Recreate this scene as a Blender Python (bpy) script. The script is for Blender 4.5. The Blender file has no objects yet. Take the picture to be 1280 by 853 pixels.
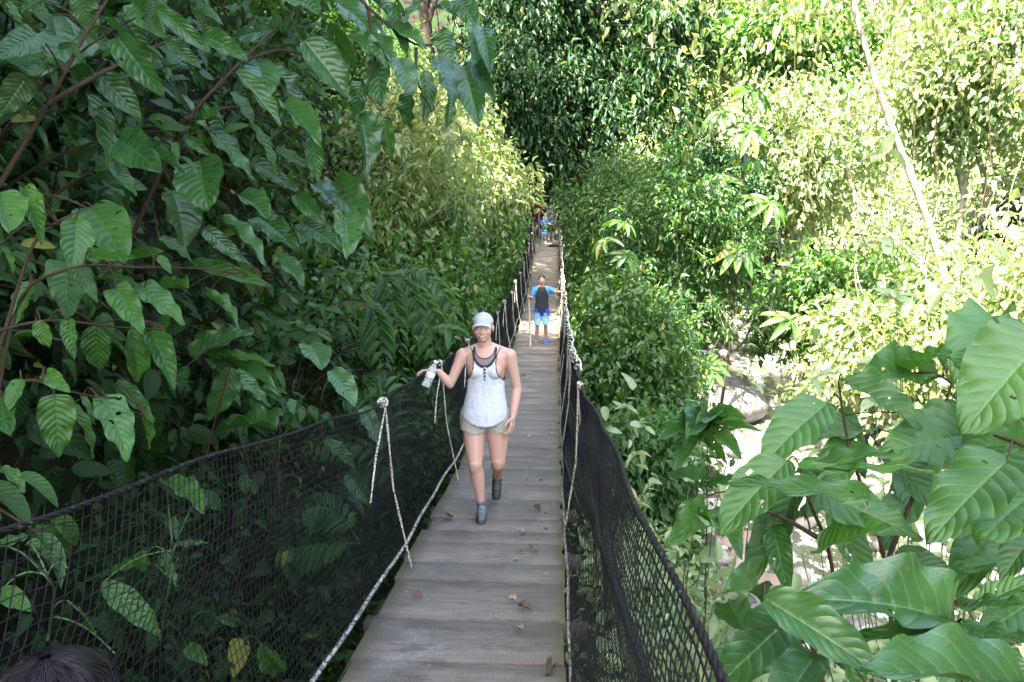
import bpy, bmesh, math, random
import numpy as np
from mathutils import Vector, Matrix
rnd = random.Random(7); RS = np.random.RandomState(11)
R = math.radians
scene = bpy.context.scene
COL = scene.collection
# ------------------------------------------------------------------ camera
FPX, CX, CY = 1000.0, 640.0, 426.5
PITCH, YAW = R(9.7), R(3.2)
CAM = np.array([0.0, 0.0, 1.55])
cf = np.array([-math.sin(YAW)*math.cos(PITCH), math.cos(YAW)*math.cos(PITCH), -math.sin(PITCH)])
cr = np.array([math.cos(YAW), math.sin(YAW), 0.0]); cu = np.cross(cr, cf)
cd = bpy.data.cameras.new('camera'); cam = bpy.data.objects.new('camera', cd); COL.objects.link(cam)
cd.sensor_width = 36.0; cd.lens = 36.0*FPX/1280.0; cd.clip_start = 0.05; cd.clip_end = 600
cam.matrix_world = Matrix(((cr[0], cu[0], -cf[0], CAM[0]), (cr[1], cu[1], -cf[1], CAM[1]), (cr[2], cu[2], -cf[2], CAM[2]), (0, 0, 0, 1)))
scene.camera = cam
# ------------------------------------------------------------------ world, sun, exposure
SUN_EL, SUN_AZ = R(57), R(213)          # azimuth clockwise from +Y: behind and to the left
TOSUN = np.array([math.sin(SUN_AZ)*math.cos(SUN_EL), math.cos(SUN_AZ)*math.cos(SUN_EL), math.sin(SUN_EL)])
w = bpy.data.worlds.new('World'); scene.world = w; w.use_nodes = True
nt = w.node_tree; bg = nt.nodes['Background']
sk = nt.nodes.new('ShaderNodeTexSky'); sk.sky_type = 'NISHITA'; sk.sun_disc = False
sk.sun_elevation = SUN_EL; sk.sun_rotation = SUN_AZ; sk.air_density = 1.0; sk.dust_density = 4.0; sk.ozone_density = .4
nt.links.new(sk.outputs[0], bg.inputs[0]); bg.inputs[1].default_value = 0.15
sl = bpy.data.lights.new('sun', 'SUN'); sun = bpy.data.objects.new('sun', sl); COL.objects.link(sun)
sl.energy = 5.0; sl.angle = R(0.55); sl.color = (1.0, 0.95, 0.86)
sun.rotation_euler = Vector(-TOSUN).to_track_quat('-Z', 'Y').to_euler(); sun.location = (0, 0, 30)
scene.view_settings.view_transform = 'Standard'; scene.view_settings.look = 'None'
scene.view_settings.exposure = 3.6; scene.view_settings.gamma = 1.0
scene.cycles.max_bounces = 6; scene.cycles.diffuse_bounces = 3; scene.cycles.glossy_bounces = 3
scene.cycles.transmission_bounces = 6; scene.cycles.transparent_max_bounces = 8
scene.cycles.sample_clamp_indirect = 8.0

def at(px, py, d):
    """world point seen at a pixel of the 1280x853 photograph at forward depth d"""
    return CAM + d*(cf + (px-CX)/FPX*cr - (py-CY)/FPX*cu)
def atX(px, py, X):
    v = cf + (px-CX)/FPX*cr - (py-CY)/FPX*cu
    return CAM + v*(X/v[0])
# ------------------------------------------------------------------ helpers
def mesh_np(name, V, F, uv=None, smooth=False, col=None):
    """V (n,3); F list of int arrays (m,k) with any k"""
    me = bpy.data.meshes.new(name)
    V = np.asarray(V, dtype=np.float32)
    Fs = [np.asarray(f, dtype=np.int32) for f in F if len(f)]
    nl = sum(f.size for f in Fs); nf = sum(len(f) for f in Fs)
    me.vertices.add(len(V)); me.loops.add(nl); me.polygons.add(nf)
    me.vertices.foreach_set('co', V.ravel())
    li = np.concatenate([f.ravel() for f in Fs])
    tot = np.concatenate([np.full(len(f), f.shape[1], np.int32) for f in Fs])
    st = np.concatenate([[0], np.cumsum(tot)[:-1]]).astype(np.int32)
    me.loops.foreach_set('vertex_index', li)
    me.polygons.foreach_set('loop_start', st); me.polygons.foreach_set('loop_total', tot)
    if smooth: me.polygons.foreach_set('use_smooth', np.ones(nf, bool))
    if uv is not None:
        l = me.uv_layers.new(name='UVMap'); l.data.foreach_set('uv', np.asarray(uv, np.float32)[li].ravel())
    me.update(); me.validate()
    return me
def tag(o, label=None, cat=None, group=None, kind=None):
    if label: o['label'] = label
    if cat: o['category'] = cat
    if group: o['group'] = group
    if kind: o['kind'] = kind
    return o
def link(name, me, mat=None, parent=None, loc=None):
    o = bpy.data.objects.new(name, me); COL.objects.link(o)
    if mat is not None and not me.materials: me.materials.append(mat)
    if parent is not None: o.parent = parent
    if loc is not None: o.location = loc
    return o
def empty(name, label, cat, loc=(0, 0, 0), rz=0.0, group=None):
    o = bpy.data.objects.new(name, None); COL.objects.link(o); o.empty_display_size = .2
    o.location = loc; o.rotation_euler = (0, 0, rz)
    return tag(o, label, cat, group)
def copy_tree(o, parent=None):
    c = o.copy(); COL.objects.link(c); c.parent = parent
    for ch in list(o.children): copy_tree(ch, c)
    return c
class MB:
    def __init__(s): s.V = []; s.F = {}; s.n = 0
    def add(s, V, F):
        V = np.asarray(V, float)
        for f in F: s.F.setdefault(len(f), []).append([i+s.n for i in f])
        s.V.append(V); s.n += len(V)
    def addnp(s, V, F):
        s.F.setdefault(F.shape[1], []).extend((F+s.n).tolist()); s.V.append(V); s.n += len(V)
    def tube(s, P, r, k=8, caps=True):
        P = np.asarray(P, float); n = len(P); r = np.broadcast_to(np.asarray(r, float), (n,))
        V, F = tubes(P[None], r[None], k)
        s.addnp(V, F)
        if caps:
            b = s.n-len(V)
            s.F.setdefault(k, []).append([b+i for i in range(k)][::-1])
            s.F.setdefault(k, []).append([b+(n-1)*k+i for i in range(k)])
    def box(s, c, h, rot=None, taper=1.0):
        c = np.asarray(c, float); V = []
        for z in (-1, 1):
            for y in (-1, 1):
                for x in (-1, 1):
                    t = taper if z > 0 else 1.0
                    V.append([x*h[0]*t, y*h[1]*t, z*h[2]])
        V = np.array(V)
        if rot is not None: V = V @ np.array(rot).T
        s.add(V+c, [(0, 2, 3, 1), (4, 5, 7, 6), (0, 1, 5, 4), (2, 6, 7, 3), (0, 4, 6, 2), (1, 3, 7, 5)])
    def build(s, name, mat, parent=None, smooth=False, loc=None):
        V = np.concatenate(s.V); F = [np.array(f) for f in s.F.values()]
        return link(name, mesh_np(name, V, F, smooth=smooth), mat, parent, loc)
def tubes(P, r, k):
    """P (N,M,3) polylines, r (N,M) or scalar -> verts, quads"""
    P = np.asarray(P, float); N, M = P.shape[:2]
    T = np.gradient(P, axis=1); T /= np.linalg.norm(T, axis=2, keepdims=True)+1e-9
    ref = np.where(np.abs(T[..., 2:3]) > .9, np.array([1., 0, 0]), np.array([0, 0, 1.]))
    if np.abs(T[..., 2]).mean() > .6: ref = np.broadcast_to(np.array([1., 0.1, 0]), T.shape)
    A = np.cross(T, ref); A /= np.linalg.norm(A, axis=2, keepdims=True)+1e-9
    B = np.cross(T, A)
    a = np.arange(k)*2*np.pi/k
    r = np.broadcast_to(np.asarray(r, float), (N, M))[..., None, None]
    V = P[:, :, None]+r*(np.cos(a)[:, None]*A[:, :, None]+np.sin(a)[:, None]*B[:, :, None])
    idx = np.arange(N*M*k).reshape(N, M, k)
    a0 = idx[:, :-1]; a1 = idx[:, 1:]
    F = np.stack([a0, a1, np.roll(a1, -1, 2), np.roll(a0, -1, 2)], -1).reshape(-1, 4)
    return V.reshape(-1, 3), F
def dz(y): return -.0046*np.asarray(y, float)*(35.5-np.asarray(y, float))
# value noise
_g = RS.rand(64, 64)
def vnoise(x, y):
    x = np.asarray(x, float); y = np.asarray(y, float)
    xi = np.floor(x).astype(int); yi = np.floor(y).astype(int); fx = x-xi; fy = y-yi
    fx = fx*fx*(3-2*fx); fy = fy*fy*(3-2*fy)
    g = lambda a, b: _g[a % 64, b % 64]
    return (g(xi, yi)*(1-fx)+g(xi+1, yi)*fx)*(1-fy)+(g(xi, yi+1)*(1-fx)+g(xi+1, yi+1)*fx)*fy
def fbm(x, y, o=4):
    s = 0; a = .5
    for i in range(o): s = s+a*(vnoise(x, y)-.5); x = np.asarray(x)*2.03+5.1; y = np.asarray(y)*2.03+1.7; a *= .5
    return s*2
# ------------------------------------------------------------------ materials
class NT:
    def __init__(s, name):
        s.m = bpy.data.materials.new(name); s.m.use_nodes = True; s.t = s.m.node_tree
        s.p = s.t.nodes['Principled BSDF']; s.out = s.t.nodes['Material Output']
    def n(s, typ, **kw):
        x = s.t.nodes.new('ShaderNode'+typ)
        for k, v in kw.items(): setattr(x, k, v)
        return x
    def l(s, a, b): s.t.links.new(a, b)
    def math(s, op, a, b=None, c=None, clamp=False):
        x = s.n('Math', operation=op); x.use_clamp = clamp
        for i, v in enumerate((a, b, c)):
            if v is None: continue
            if isinstance(v, (int, float)): x.inputs[i].default_value = v
            else: s.l(v, x.inputs[i])
        return x.outputs[0]
    def mix(s, f, a, b, mode='MIX'):
        x = s.n('Mix', data_type='RGBA', blend_type=mode)
        for sock, v in ((x.inputs[0], f), (x.inputs[6], a), (x.inputs[7], b)):
            if isinstance(v, (int, float)): sock.default_value = v
            elif isinstance(v, tuple): sock.default_value = (*v[:3], 1)
            else: s.l(v, sock)
        return x.outputs[2]
    def noise(s, vec, scale, detail=3, rough=.55, vscale=None):
        x = s.n('TexNoise'); x.inputs['Scale'].default_value = scale; x.inputs['Detail'].default_value = detail
        x.inputs['Roughness'].default_value = rough
        if vscale:
            mp = s.n('Mapping'); mp.inputs['Scale'].default_value = vscale; s.l(vec, mp.inputs[0]); vec = mp.outputs[0]
        if vec is not None: s.l(vec, x.inputs['Vector'])
        return x.outputs['Fac']
    def ramp(s, f, a, b): # smoothstep map
        x = s.n('MapRange', interpolation_type='SMOOTHSTEP'); s.l(f, x.inputs[0])
        x.inputs[1].default_value = a; x.inputs[2].default_value = b
        return x.outputs[0]
    def bump(s, h, strength, dist=.01):
        x = s.n('Bump'); x.inputs['Strength'].default_value = strength; x.inputs['Distance'].default_value = dist
        s.l(h, x.inputs['Height']); s.l(x.outputs[0], s.p.inputs['Normal']); return x.outputs[0]
    def obj(s): return s.n('TexCoord').outputs['Object']
def plain(name, c, rough=.6, var=.25, scale=12, bump=.2, metal=0, bd=.005, spec=.5):
    t = NT(name); o = t.obj(); f = t.noise(o, scale, 4)
    t.l(t.mix(f, tuple(x*(1-var) for x in c), tuple(min(1, x*(1+var)) for x in c)), t.p.inputs['Base Color'])
    t.p.inputs['Roughness'].default_value = rough; t.p.inputs['Metallic'].default_value = metal
    t.p.inputs['Specular IOR Level'].default_value = spec
    if bump: t.bump(t.noise(o, scale*3, 4), bump, bd)
    return t.m
def leaf_mat(name, dark, light, old=(.22, .2, .03), p_old=.05, rough=.42, trans=.3, veins=0, spec=.5, spots=True, vstr=.5, patch=.5, tint=(1.6, 1.75, .6)):
    t = NT(name)
    g = t.n('NewGeometry'); rp = g.outputs['Random Per Island']
    c = t.mix(rp, dark, light)
    rp2 = t.math('FRACT', t.math('MULTIPLY', rp, 17.31))
    c = t.mix(t.math('GREATER_THAN', rp2, 1-p_old), c, old)
    o = t.obj()
    c = t.mix(t.math('MULTIPLY', t.ramp(t.noise(g.outputs['Position'], .55, 2), .4, .62), patch), c, (light[0]*1.25, light[1]*1.1, light[2]*.9))
    if spots:
        sp = t.ramp(t.noise(o, 38, 2), .66, .72)
        c = t.mix(t.math('MULTIPLY', sp, .8), c, (.1, .075, .03)); c = t.mix(t.math('MULTIPLY', t.ramp(t.noise(o, 11, 4, .7), .62, .7), .45), c, (.085, .1, .03))
        c = t.mix(t.ramp(t.noise(o, 5, 2), .35, .75), c, t.mix(.5, c, (light[0]*1.25, light[1]*1.15, light[2])))
    if veins:
        uv = t.n('UVMap').outputs[0]; sp = t.n('SeparateXYZ'); t.l(uv, sp.inputs[0])
        u = sp.outputs[0]; v = t.math('MULTIPLY', t.math('ABSOLUTE', t.math('SUBTRACT', sp.outputs[1], .5)), 2); wob_ = t.math('MULTIPLY', t.noise(o, 9, 2), .9)
        ph = t.math('SUBTRACT', t.math('MULTIPLY', u, veins), t.math('MULTIPLY', t.math('POWER', v, 1.25), veins*.24))
        s = t.math('ABSOLUTE', t.math('SINE', t.math('MULTIPLY', ph, math.pi)))
        mid = t.ramp(v, .0, .09)
        h = t.math('MULTIPLY', t.math('POWER', s, .45), mid)
        fine = t.noise(uv, 60, 2)
        t.bump(t.math('ADD', h, t.math('MULTIPLY', fine, .35)), vstr, .008)
        line = t.math('SUBTRACT', 1, t.math('MINIMUM', t.ramp(s, .04, .3), t.ramp(v, .015, .05)))
        c = t.mix(t.math('MULTIPLY', line, .38), c, (light[0]*2.2, light[1]*1.7, light[2]*2))
    t.l(c, t.p.inputs['Base Color'])
    t.p.inputs['Roughness'].default_value = rough; t.p.inputs['Specular IOR Level'].default_value = spec
    tr = t.n('BsdfTranslucent'); t.l(t.mix(1.0, c, tint, 'MULTIPLY'), tr.inputs[0])
    mx = t.n('MixShader'); mx.inputs[0].default_value = trans
    t.l(t.p.outputs[0], mx.inputs[1]); t.l(tr.outputs[0], mx.inputs[2]); t.l(mx.outputs[0], t.out.inputs[0])
    return t.m
M = {}
M['leaf_hero'] = leaf_mat('leaf_big_glossy', (.011, .045, .015), (.04, .115, .026), p_old=.0, veins=9, rough=.28, trans=.18, vstr=.35, patch=.15)
M['leaf_hero_r'] = leaf_mat('leaf_big_quilted', (.016, .062, .016), (.055, .15, .028), p_old=.0, veins=9, rough=.38, trans=.34, vstr=.45, patch=.2)
M['leaf_left'] = leaf_mat('leaf_bank', (.011, .042, .011), (.038, .11, .02), p_old=.01, veins=9, rough=.4, trans=.3, spec=.4)
M['leaf_shade_tone'] = leaf_mat('leaf_shade_tone', (.006, .02, .006), (.018, .05, .011), p_old=.02, veins=9, rough=.45, trans=.2, spec=.2)  # bank leaf darkened: shade of the gaps put into the colour
M['leaf_small'] = leaf_mat('leaf_small', (.022, .07, .015), (.075, .16, .03), p_old=.02, rough=.42, trans=.35, spots=False)
M['leaf_mid'] = leaf_mat('leaf_mid', (.014, .05, .012), (.052, .125, .024), p_old=.02, rough=.42, trans=.33, spots=False)
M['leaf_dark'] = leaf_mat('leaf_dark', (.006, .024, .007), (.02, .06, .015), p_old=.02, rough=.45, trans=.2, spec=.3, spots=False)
M['leaf_sun'] = leaf_mat('leaf_sunlit_tone', (.13, .2, .09), (.25, .33, .17), old=(.32, .3, .15), p_old=.03, rough=.42, trans=.38, spots=False, tint=(1.5, 1.5, .9))  # lightened beyond leaf colour: overexposed hillside sunlight put into the albedo
M['leaf_yellow'] = leaf_mat('leaf_yellow_green', (.085, .145, .045), (.24, .31, .13), old=(.4, .36, .2), p_old=.06, rough=.42, trans=.4, spots=False, tint=(1.5, 1.45, .85))  # own yellow green, with blown-out hillside sunlight raised into the colour
M['bark_dark'] = plain('bark_dark', (.035, .027, .02), .85, .45, 9, .8, bd=.02, spec=.15)
M['bark_pale'] = plain('bark_pale', (.3, .26, .2), .8, .55, 5, .6, bd=.02)
M['bark_grey'] = plain('bark_grey', (.2, .18, .15), .8, .35, 7, .6, bd=.02)
M['stem'] = plain('green_stem', (.045, .09, .025), .5, .25, 30, .1)
M['twig'] = plain('twig', (.05, .034, .02), .85, .4, 30, .2, spec=.15)
# ------------------------------------------------------------------ leaves
def leaf_tmpl(nu, nv, droop=.18, fold=.12, wave=.0, shape='ovate', quilt=.0):
    u = np.linspace(0, 1, nu+1); v = np.linspace(-1, 1, nv+1)
    if shape == 'ovate': wd = np.clip(u, 0, 1)**.5*np.clip(1-u, 0, 1)**.8*(1-.25*np.clip((u-.8)/.2, 0, 1)); wd /= wd.max()
    elif shape == 'cordate': wd = np.clip(u, 0, 1)**.28*np.clip(1-u, 0, 1)**.85; wd /= wd.max()
    elif shape == 'lance': wd = np.clip(u, 0, 1)**.6*np.clip(1-u, 0, 1)**.7; wd /= wd.max()
    else: wd = np.clip(u, 0, 1)**.35*np.clip(1-u, 0, 1)**.5; wd /= wd.max()
    U, Vv = np.meshgrid(u, v, indexing='ij')
    y = Vv*wd[:, None]*.5
    z = -droop*U**2+fold*np.abs(y)*1.2*(1-U*.3)+wave*np.sin(U*19+np.sign(Vv)*.8)*np.abs(Vv)**2*.5
    if quilt: av = np.abs(Vv); z = z+quilt*np.abs(np.sin(np.pi*(U*9-av**1.25*9*.24)))**.6*np.clip(av*6, 0, 1)*(1-.5*av)
    x = U-.06*U*droop
    if shape in ('cordate',): x = x-.10*np.abs(Vv)**1.5*(1-U)**3
    P = np.stack([x, y, z], -1).reshape(-1, 3)
    i = np.arange((nu+1)*(nv+1)).reshape(nu+1, nv+1)
    F = np.stack([i[:-1, :-1], i[1:, :-1], i[1:, 1:], i[:-1, 1:]], -1).reshape(-1, 4)
    uv = np.stack([U, (Vv+1)/2], -1).reshape(-1, 2)
    return P, F, uv
T_HERO = [leaf_tmpl(40, 14, .2, .16, .05, quilt=.013), leaf_tmpl(40, 14, .34, .36, .1, quilt=.012), leaf_tmpl(40, 14, .1, .08, .08, 'cordate', quilt=.013), leaf_tmpl(40, 14, .12, .26, .06, quilt=.01)]
T_MID = [leaf_tmpl(8, 4, .25, .25, .04), leaf_tmpl(8, 4, .12, .1, .03), leaf_tmpl(8, 4, .4, .35, .05, 'cordate')]
T_LANCE = [leaf_tmpl(8, 2, .35, .3, .0, 'lance')]
T_SMALL = [leaf_tmpl(3, 2, .25, .35)]
T_TINY = [leaf_tmpl(2, 2, .2, .4)]
def nrmz(a): return a/(np.linalg.norm(a, axis=-1, keepdims=True)+1e-9)
def leaves(tmpls, pos, d, n, L, W):
    """instances baked in one mesh: V, F, uv"""
    N = len(pos); d = nrmz(np.asarray(d, float)); n = np.asarray(n, float)
    y = nrmz(np.cross(n, d)); z = np.cross(d, y)
    L = np.broadcast_to(L, (N,)); W = np.broadcast_to(W, (N,))
    pick = RS.randint(0, len(tmpls), N); Vs, Fs, Us, Is = [], [], [], []; off = 0
    for k, (P, F, uv) in enumerate(tmpls):
        s = np.where(pick == k)[0]
        if not len(s): continue
        V = pos[s, None]+d[s, None]*(P[None, :, 0:1]*L[s, None, None])+y[s, None]*(P[None, :, 1:2]*W[s, None, None])+z[s, None]*(P[None, :, 2:3]*L[s, None, None])
        Vs.append(V.reshape(-1, 3)); Fs.append((F[None]+(np.arange(len(s))*len(P))[:, None, None]+off).reshape(-1, 4))
        Us.append(np.tile(uv, (len(s), 1))); Is.append(np.repeat(s, len(P))); off += len(s)*len(P)
    return np.concatenate(Vs), np.concatenate(Fs), np.concatenate(Us), np.concatenate(Is)
def leaf_obj(name, mat, parts, parent=None):
    """parts: list of leaves() results"""
    off = 0; V, F, U = [], [], []; loc = np.array(parent.location) if parent is not None else np.zeros(3)
    for v, f, u, ids in parts:
        w_ = v+loc; n_ = ids.max()+1; inside = (w_[:, 0] > -1.02) & (w_[:, 0] < .1) & (w_[:, 1] > -1) & (w_[:, 1] < 38) & (w_[:, 2] > dz(np.clip(w_[:, 1], 0, 35.5))-.25) & (w_[:, 2] < dz(np.clip(w_[:, 1], 0, 35.5))+1.75)
        low = w_[:, 2] < 1.2
        inside |= low & (w_[:, 0] > -1.25) & (w_[:, 0] < .35) & (w_[:, 1] > -1) & (w_[:, 1] < 36) & (w_[:, 2] > dz(np.clip(w_[:, 1], 0, 35.5))-.05) & (w_[:, 2] < dz(np.clip(w_[:, 1], 0, 35.5))+1.0)
        inside |= (np.hypot(w_[:, 0], w_[:, 1]) < .55) & (w_[:, 2] < 2.6)
        bad = np.zeros(n_, bool); bad[ids[inside]] = True; kv = ~bad[ids]; new = np.cumsum(kv)-1; f = new[f[kv[f[:, 0]]]]; v = v[kv]; u = u[kv]
        V.append(v); F.append(f+off); U.append(u); off += len(v)
    return link(name, mesh_np(name, np.concatenate(V), [np.concatenate(F)], uv=np.concatenate(U), smooth=True), mat, parent)
def rdir(N): return nrmz(RS.randn(N, 3))
# ------------------------------------------------------------------ terrain
SY = np.array([-60, -20, 3, 8, 12, 15.7, 20, 25, 34, 60, 140.]); SXv = np.array([14, 9, 7, 6, 5.2, 4.7, 4.9, 6.8, 9.5, 17, 45.])
FY = np.array([-60, -5, .5, 2.5, 5, 10, 20, 28, 33, 35.4, 45, 60, 100, 140.]); FZ = np.array([.6, -.06, -.06, -1.3, -2.7, -3.3, -3.3, -2.5, -.9, -.10, .4, 6, 40, 70.])
WZ = -4.6
def streamx(y): return np.interp(y, SY, SXv)
def hgt(x, y, detail=True):
    x = np.asarray(x, float); y = np.asarray(y, float)
    s = streamx(y); fl = np.interp(y, FY, FZ)-np.maximum(x-.9, 0)*np.interp(y, [2, 5, 20, 26], [.2, .75, .6, .1])
    dr = np.maximum(x-s-1.5, 0); right = WZ-.3+.55*np.minimum(dr, 2.5)+1.35*np.clip(dr-2.5, 0, 16)+.7*np.maximum(dr-18.5, 0)
    dl = np.maximum(s-1.6-x, 0); left = np.minimum(WZ-.3+1.5*np.minimum(dl, .9)+.9*np.maximum(dl-.9, 0), fl)
    # spur between bridge and stream further on
    b = np.maximum(-x-1.7, 0); bank = 2.5*np.minimum(b, 3.0)+.8*np.maximum(b-3.0, 0)
    bank = bank*np.interp(y, [-8, 0, 30, 36, 44], [.35, 1, 1, .5, .5])
    h = np.where(x > s, right, left+np.where(x < -1.7, bank, 0))
    far = np.maximum(y-44, 0)*1.0; h = np.maximum(h, np.where(y > 44, far-4+0*x, -99))
    if detail:
        n = fbm(x*.35, y*.35)*.9+fbm(x*1.3+9, y*1.3)*.25
        damp = np.clip((np.abs(x+.45)-.8)/1.5, 0, 1)
        damp = np.where((y > 1) & (y < 34.5), np.maximum(damp, .6), damp)
        h = h+n*damp*np.clip(np.abs(x-s)/2.2, .25, 1)
    return h
xs = np.unique(np.concatenate([np.arange(-60, -8, 1.6), np.arange(-8, 14, .3), np.arange(14, 70, 1.2)]))
ys = np.unique(np.concatenate([np.arange(-50, -4, 2.), np.arange(-4, 40, .35), np.arange(40, 130, 1.6)]))
X, Y = np.meshgrid(xs, ys, indexing='ij'); Z = hgt(X, Y)
i = np.arange(X.size).reshape(X.shape)
t = NT('soil'); o = t.obj(); f = t.noise(o, 2.2, 6, .65)
c = t.mix(t.ramp(f, .35, .6), (.006, .005, .004), (.02, .016, .011)); c = t.mix(t.ramp(t.noise(o, .7, 4), .45, .6), c, (.014, .026, .008))
sz = t.n('SeparateXYZ'); t.l(o, sz.inputs[0]); vo = t.n('TexVoronoi'); vo.inputs['Scale'].default_value = 5; t.l(o, vo.inputs['Vector'])
gv = t.mix(t.ramp(vo.outputs['Distance'], .1, .6), t.mix(.75, vo.outputs['Color'], (.17, .15, .13)), (.05, .045, .04))
c = t.mix(t.ramp(t.math('ADD', sz.outputs[2], t.math('MULTIPLY', t.noise(o, 1.5, 4), .9)), -3.1, -3.6), c, gv)
t.l(c, t.p.inputs['Base Color']); t.p.inputs['Roughness'].default_value = .95; t.p.inputs['Specular IOR Level'].default_value = .08; t.bump(t.noise(o, 9, 6, .7), .8, .05)
M['soil'] = t.m
g = link('ground', mesh_np('ground', np.stack([X, Y, Z], -1).reshape(-1, 3), [np.stack([i[:-1, :-1], i[1:, :-1], i[1:, 1:], i[:-1, 1:]], -1).reshape(-1, 4)], smooth=True), M['soil'])
tag(g, kind='structure')
# stream
yy = np.arange(-20, 75, .25); vv = np.linspace(-1, 1, 15)
YY, VV = np.meshgrid(yy, vv, indexing='ij'); XX = streamx(YY)+VV*2.3
ZZ = WZ+.02*YY*0+.05*fbm(XX*1.5, YY*1.5)+np.interp(YY, [10, 16, 24, 26, 40], [-.25, -.15, 0, .12, .35])
i = np.arange(XX.size).reshape(XX.shape)
t = NT('water'); o = t.obj()
foam = t.ramp(t.noise(o, 2.6, 7, .7, (1.3, .6, 1)), .52, .6)
t.l(t.mix(foam, t.mix(t.noise(o, .8), (.03, .045, .03), (.09, .085, .05)), (.75, .76, .74)), t.p.inputs['Base Color'])
t.l(t.math('MULTIPLY_ADD', foam, .5, .06), t.p.inputs['Roughness']); t.bump(t.noise(o, 7, 4, .6), .5, .05)
M['water'] = t.m
wt = link('stream_water', mesh_np('stream_water', np.stack([XX, YY, ZZ], -1).reshape(-1, 3), [np.stack([i[:-1, :-1], i[1:, :-1], i[1:, 1:], i[:-1, 1:]], -1).reshape(-1, 4)], smooth=True), M['water'])
tag(wt, kind='structure')
# ------------------------------------------------------------------ the bridge
XL, XR = -.92, .05
HRL = lambda y: np.interp(y, [0, 1.6, 4, 6, 40], [1.22, 1.17, 1.06, 1.08, 1.1])
HRR = lambda y: np.interp(y, [0, 2, 6, 40], [1.1, 1.1, 1.08, 1.1])
RXL = lambda y: np.interp(y, [0, 2, 4, 40], [-1.04, -1.03, -1.02, -1.0])
RXR = lambda y: np.interp(y, [0, 2, 6, 40], [.22, .22, .17, .14])
bridge = empty('suspension_bridge', 'narrow wooden plank suspension bridge with black net sides crossing the gully', 'footbridge')
t = NT('weathered_plank'); o = t.obj(); rp = t.n('NewGeometry').outputs['Random Per Island']
gr = t.noise(o, 3, 7, .7, (1.2, 9, 9)); big = t.noise(o, 2.3, 6, .65)
c = t.mix(t.ramp(gr, .3, .7), (.12, .098, .072), (.262, .225, .178))
c = t.mix(t.math('MULTIPLY', rp, .5), c, (.11, .1, .085)); c = t.mix(t.math('MULTIPLY', t.ramp(big, .48, .62), .6), c, (.07, .062, .048)); c = t.mix(t.math('MULTIPLY', t.ramp(t.noise(o, 1.1, 5, .7), .55, .68), .45), c, (.34, .33, .31))
c = t.mix(t.ramp(t.noise(o, 26, 3), .7, .78), c, (.5, .48, .42))
sx = t.n('SeparateXYZ'); t.l(o, sx.inputs[0])
wv = t.n('TexVoronoi'); wv.inputs['Scale'].default_value = 3.1; t.l(o, wv.inputs['Vector']); c = t.mix(t.math('MULTIPLY', t.ramp(wv.outputs['Distance'], .16, .02), .5), c, (.045, .04, .03))
c = t.mix(t.math('MULTIPLY', t.ramp(t.noise(o, 5.5, 7, .75, (.5, 2.2, 2)), .56, .6), .55), c, (.06, .052, .04))
edge = t.ramp(t.math('ADD', t.math('ABSOLUTE', t.math('ADD', sx.outputs[0], .435)), t.math('MULTIPLY', t.noise(o, 5, 4), .3)), .52, .66)
c = t.mix(t.math('MULTIPLY', edge, .75), c, (.13, .115, .05))
t.l(c, t.p.inputs['Base Color']); t.p.inputs['Roughness'].default_value = .68; t.bump(gr, .45, .012)
M['plank'] = t.m
mb = MB(); y = .0
while y < 35.5:
    wd = min(rnd.choice([.26, .33, .42, .5, .56]), 35.6-y); yc = y+wd/2; sl_ = math.atan(float(-.0046*(35.5-2*yc)))
    x0 = XL-rnd.uniform(-.02, .03); x1 = XR+rnd.uniform(-.01, .02); hh = rnd.uniform(-.004, .004)
    ca, sa = math.cos(sl_), math.sin(sl_); rz = rnd.uniform(-.008, .008)
    rot = np.array([[1, -rz, 0], [rz*ca, ca, -sa], [rz*sa, sa, ca]])
    # bevelled plank
    hx, hy, hz = (x1-x0)/2, (wd-rnd.choice([.014, .02, .034]))/2, .022; bv = .005
    nx = 8; V = []; xsn = np.linspace(-hx, hx, nx+1)
    for xx in xsn:
        wob = rnd.uniform(-.002, .002)
        for (py_, pz_) in ((-hy, -hz), (-hy, hz-bv), (-hy+bv, hz), (hy-bv, hz), (hy, hz-bv), (hy, -hz)):
            V.append([xx, py_+(wob if abs(py_) > hy-.01 else 0), pz_])
    F = [tuple(reversed(range(6))), tuple(nx*6+k for k in range(6))]
    for a in range(nx):
        for k in range(6):
            k2 = (k+1) % 6; F.append((a*6+k, a*6+k2, a*6+6+k2, a*6+6+k))
    mb.add(np.array(V) @ rot.T+np.array([(x0+x1)/2, yc, float(dz(yc))-hz+hh]), F)
    y += wd
mb.build('deck', M['plank'], bridge)
M['beam'] = plain('dark_beam', (.09, .075, .055), .85, .4, 8, .6, bd=.01)
yv = np.linspace(0, 35.5, 60)
for sx_ in (XL+.02, XR-.08):
    b = MB(); P = np.stack([yv*0+sx_, yv, dz(yv)-.1], 1); b.tube(P, .05, 6); b.build('stringer', M['beam'], bridge)
for y in np.arange(.6, 35, 1.17): b = MB(); b.box((-.435, y, float(dz(y))-.19), (.62, .045, .04)); b.build('cross_beam', M['beam'], bridge)
t = NT('black_rope'); o = t.obj(); t.l(t.mix(t.ramp(t.noise(o, 60, 3), .55, .7), (.012, .011, .011), (.06, .055, .05)), t.p.inputs['Base Color']); t.p.inputs['Specular IOR Level'].default_value = .15; t.p.inputs['Roughness'].default_value = .75
M['rope_black'] = t.m
t = NT('flecked_rope'); o = t.obj(); t.l(t.mix(t.ramp(t.noise(o, 45, 3), .4, .6), (.06, .055, .05), (.42, .4, .35)), t.p.inputs['Base Color']); t.p.inputs['Roughness'].default_value = .8
M['rope_fleck'] = t.m
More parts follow.
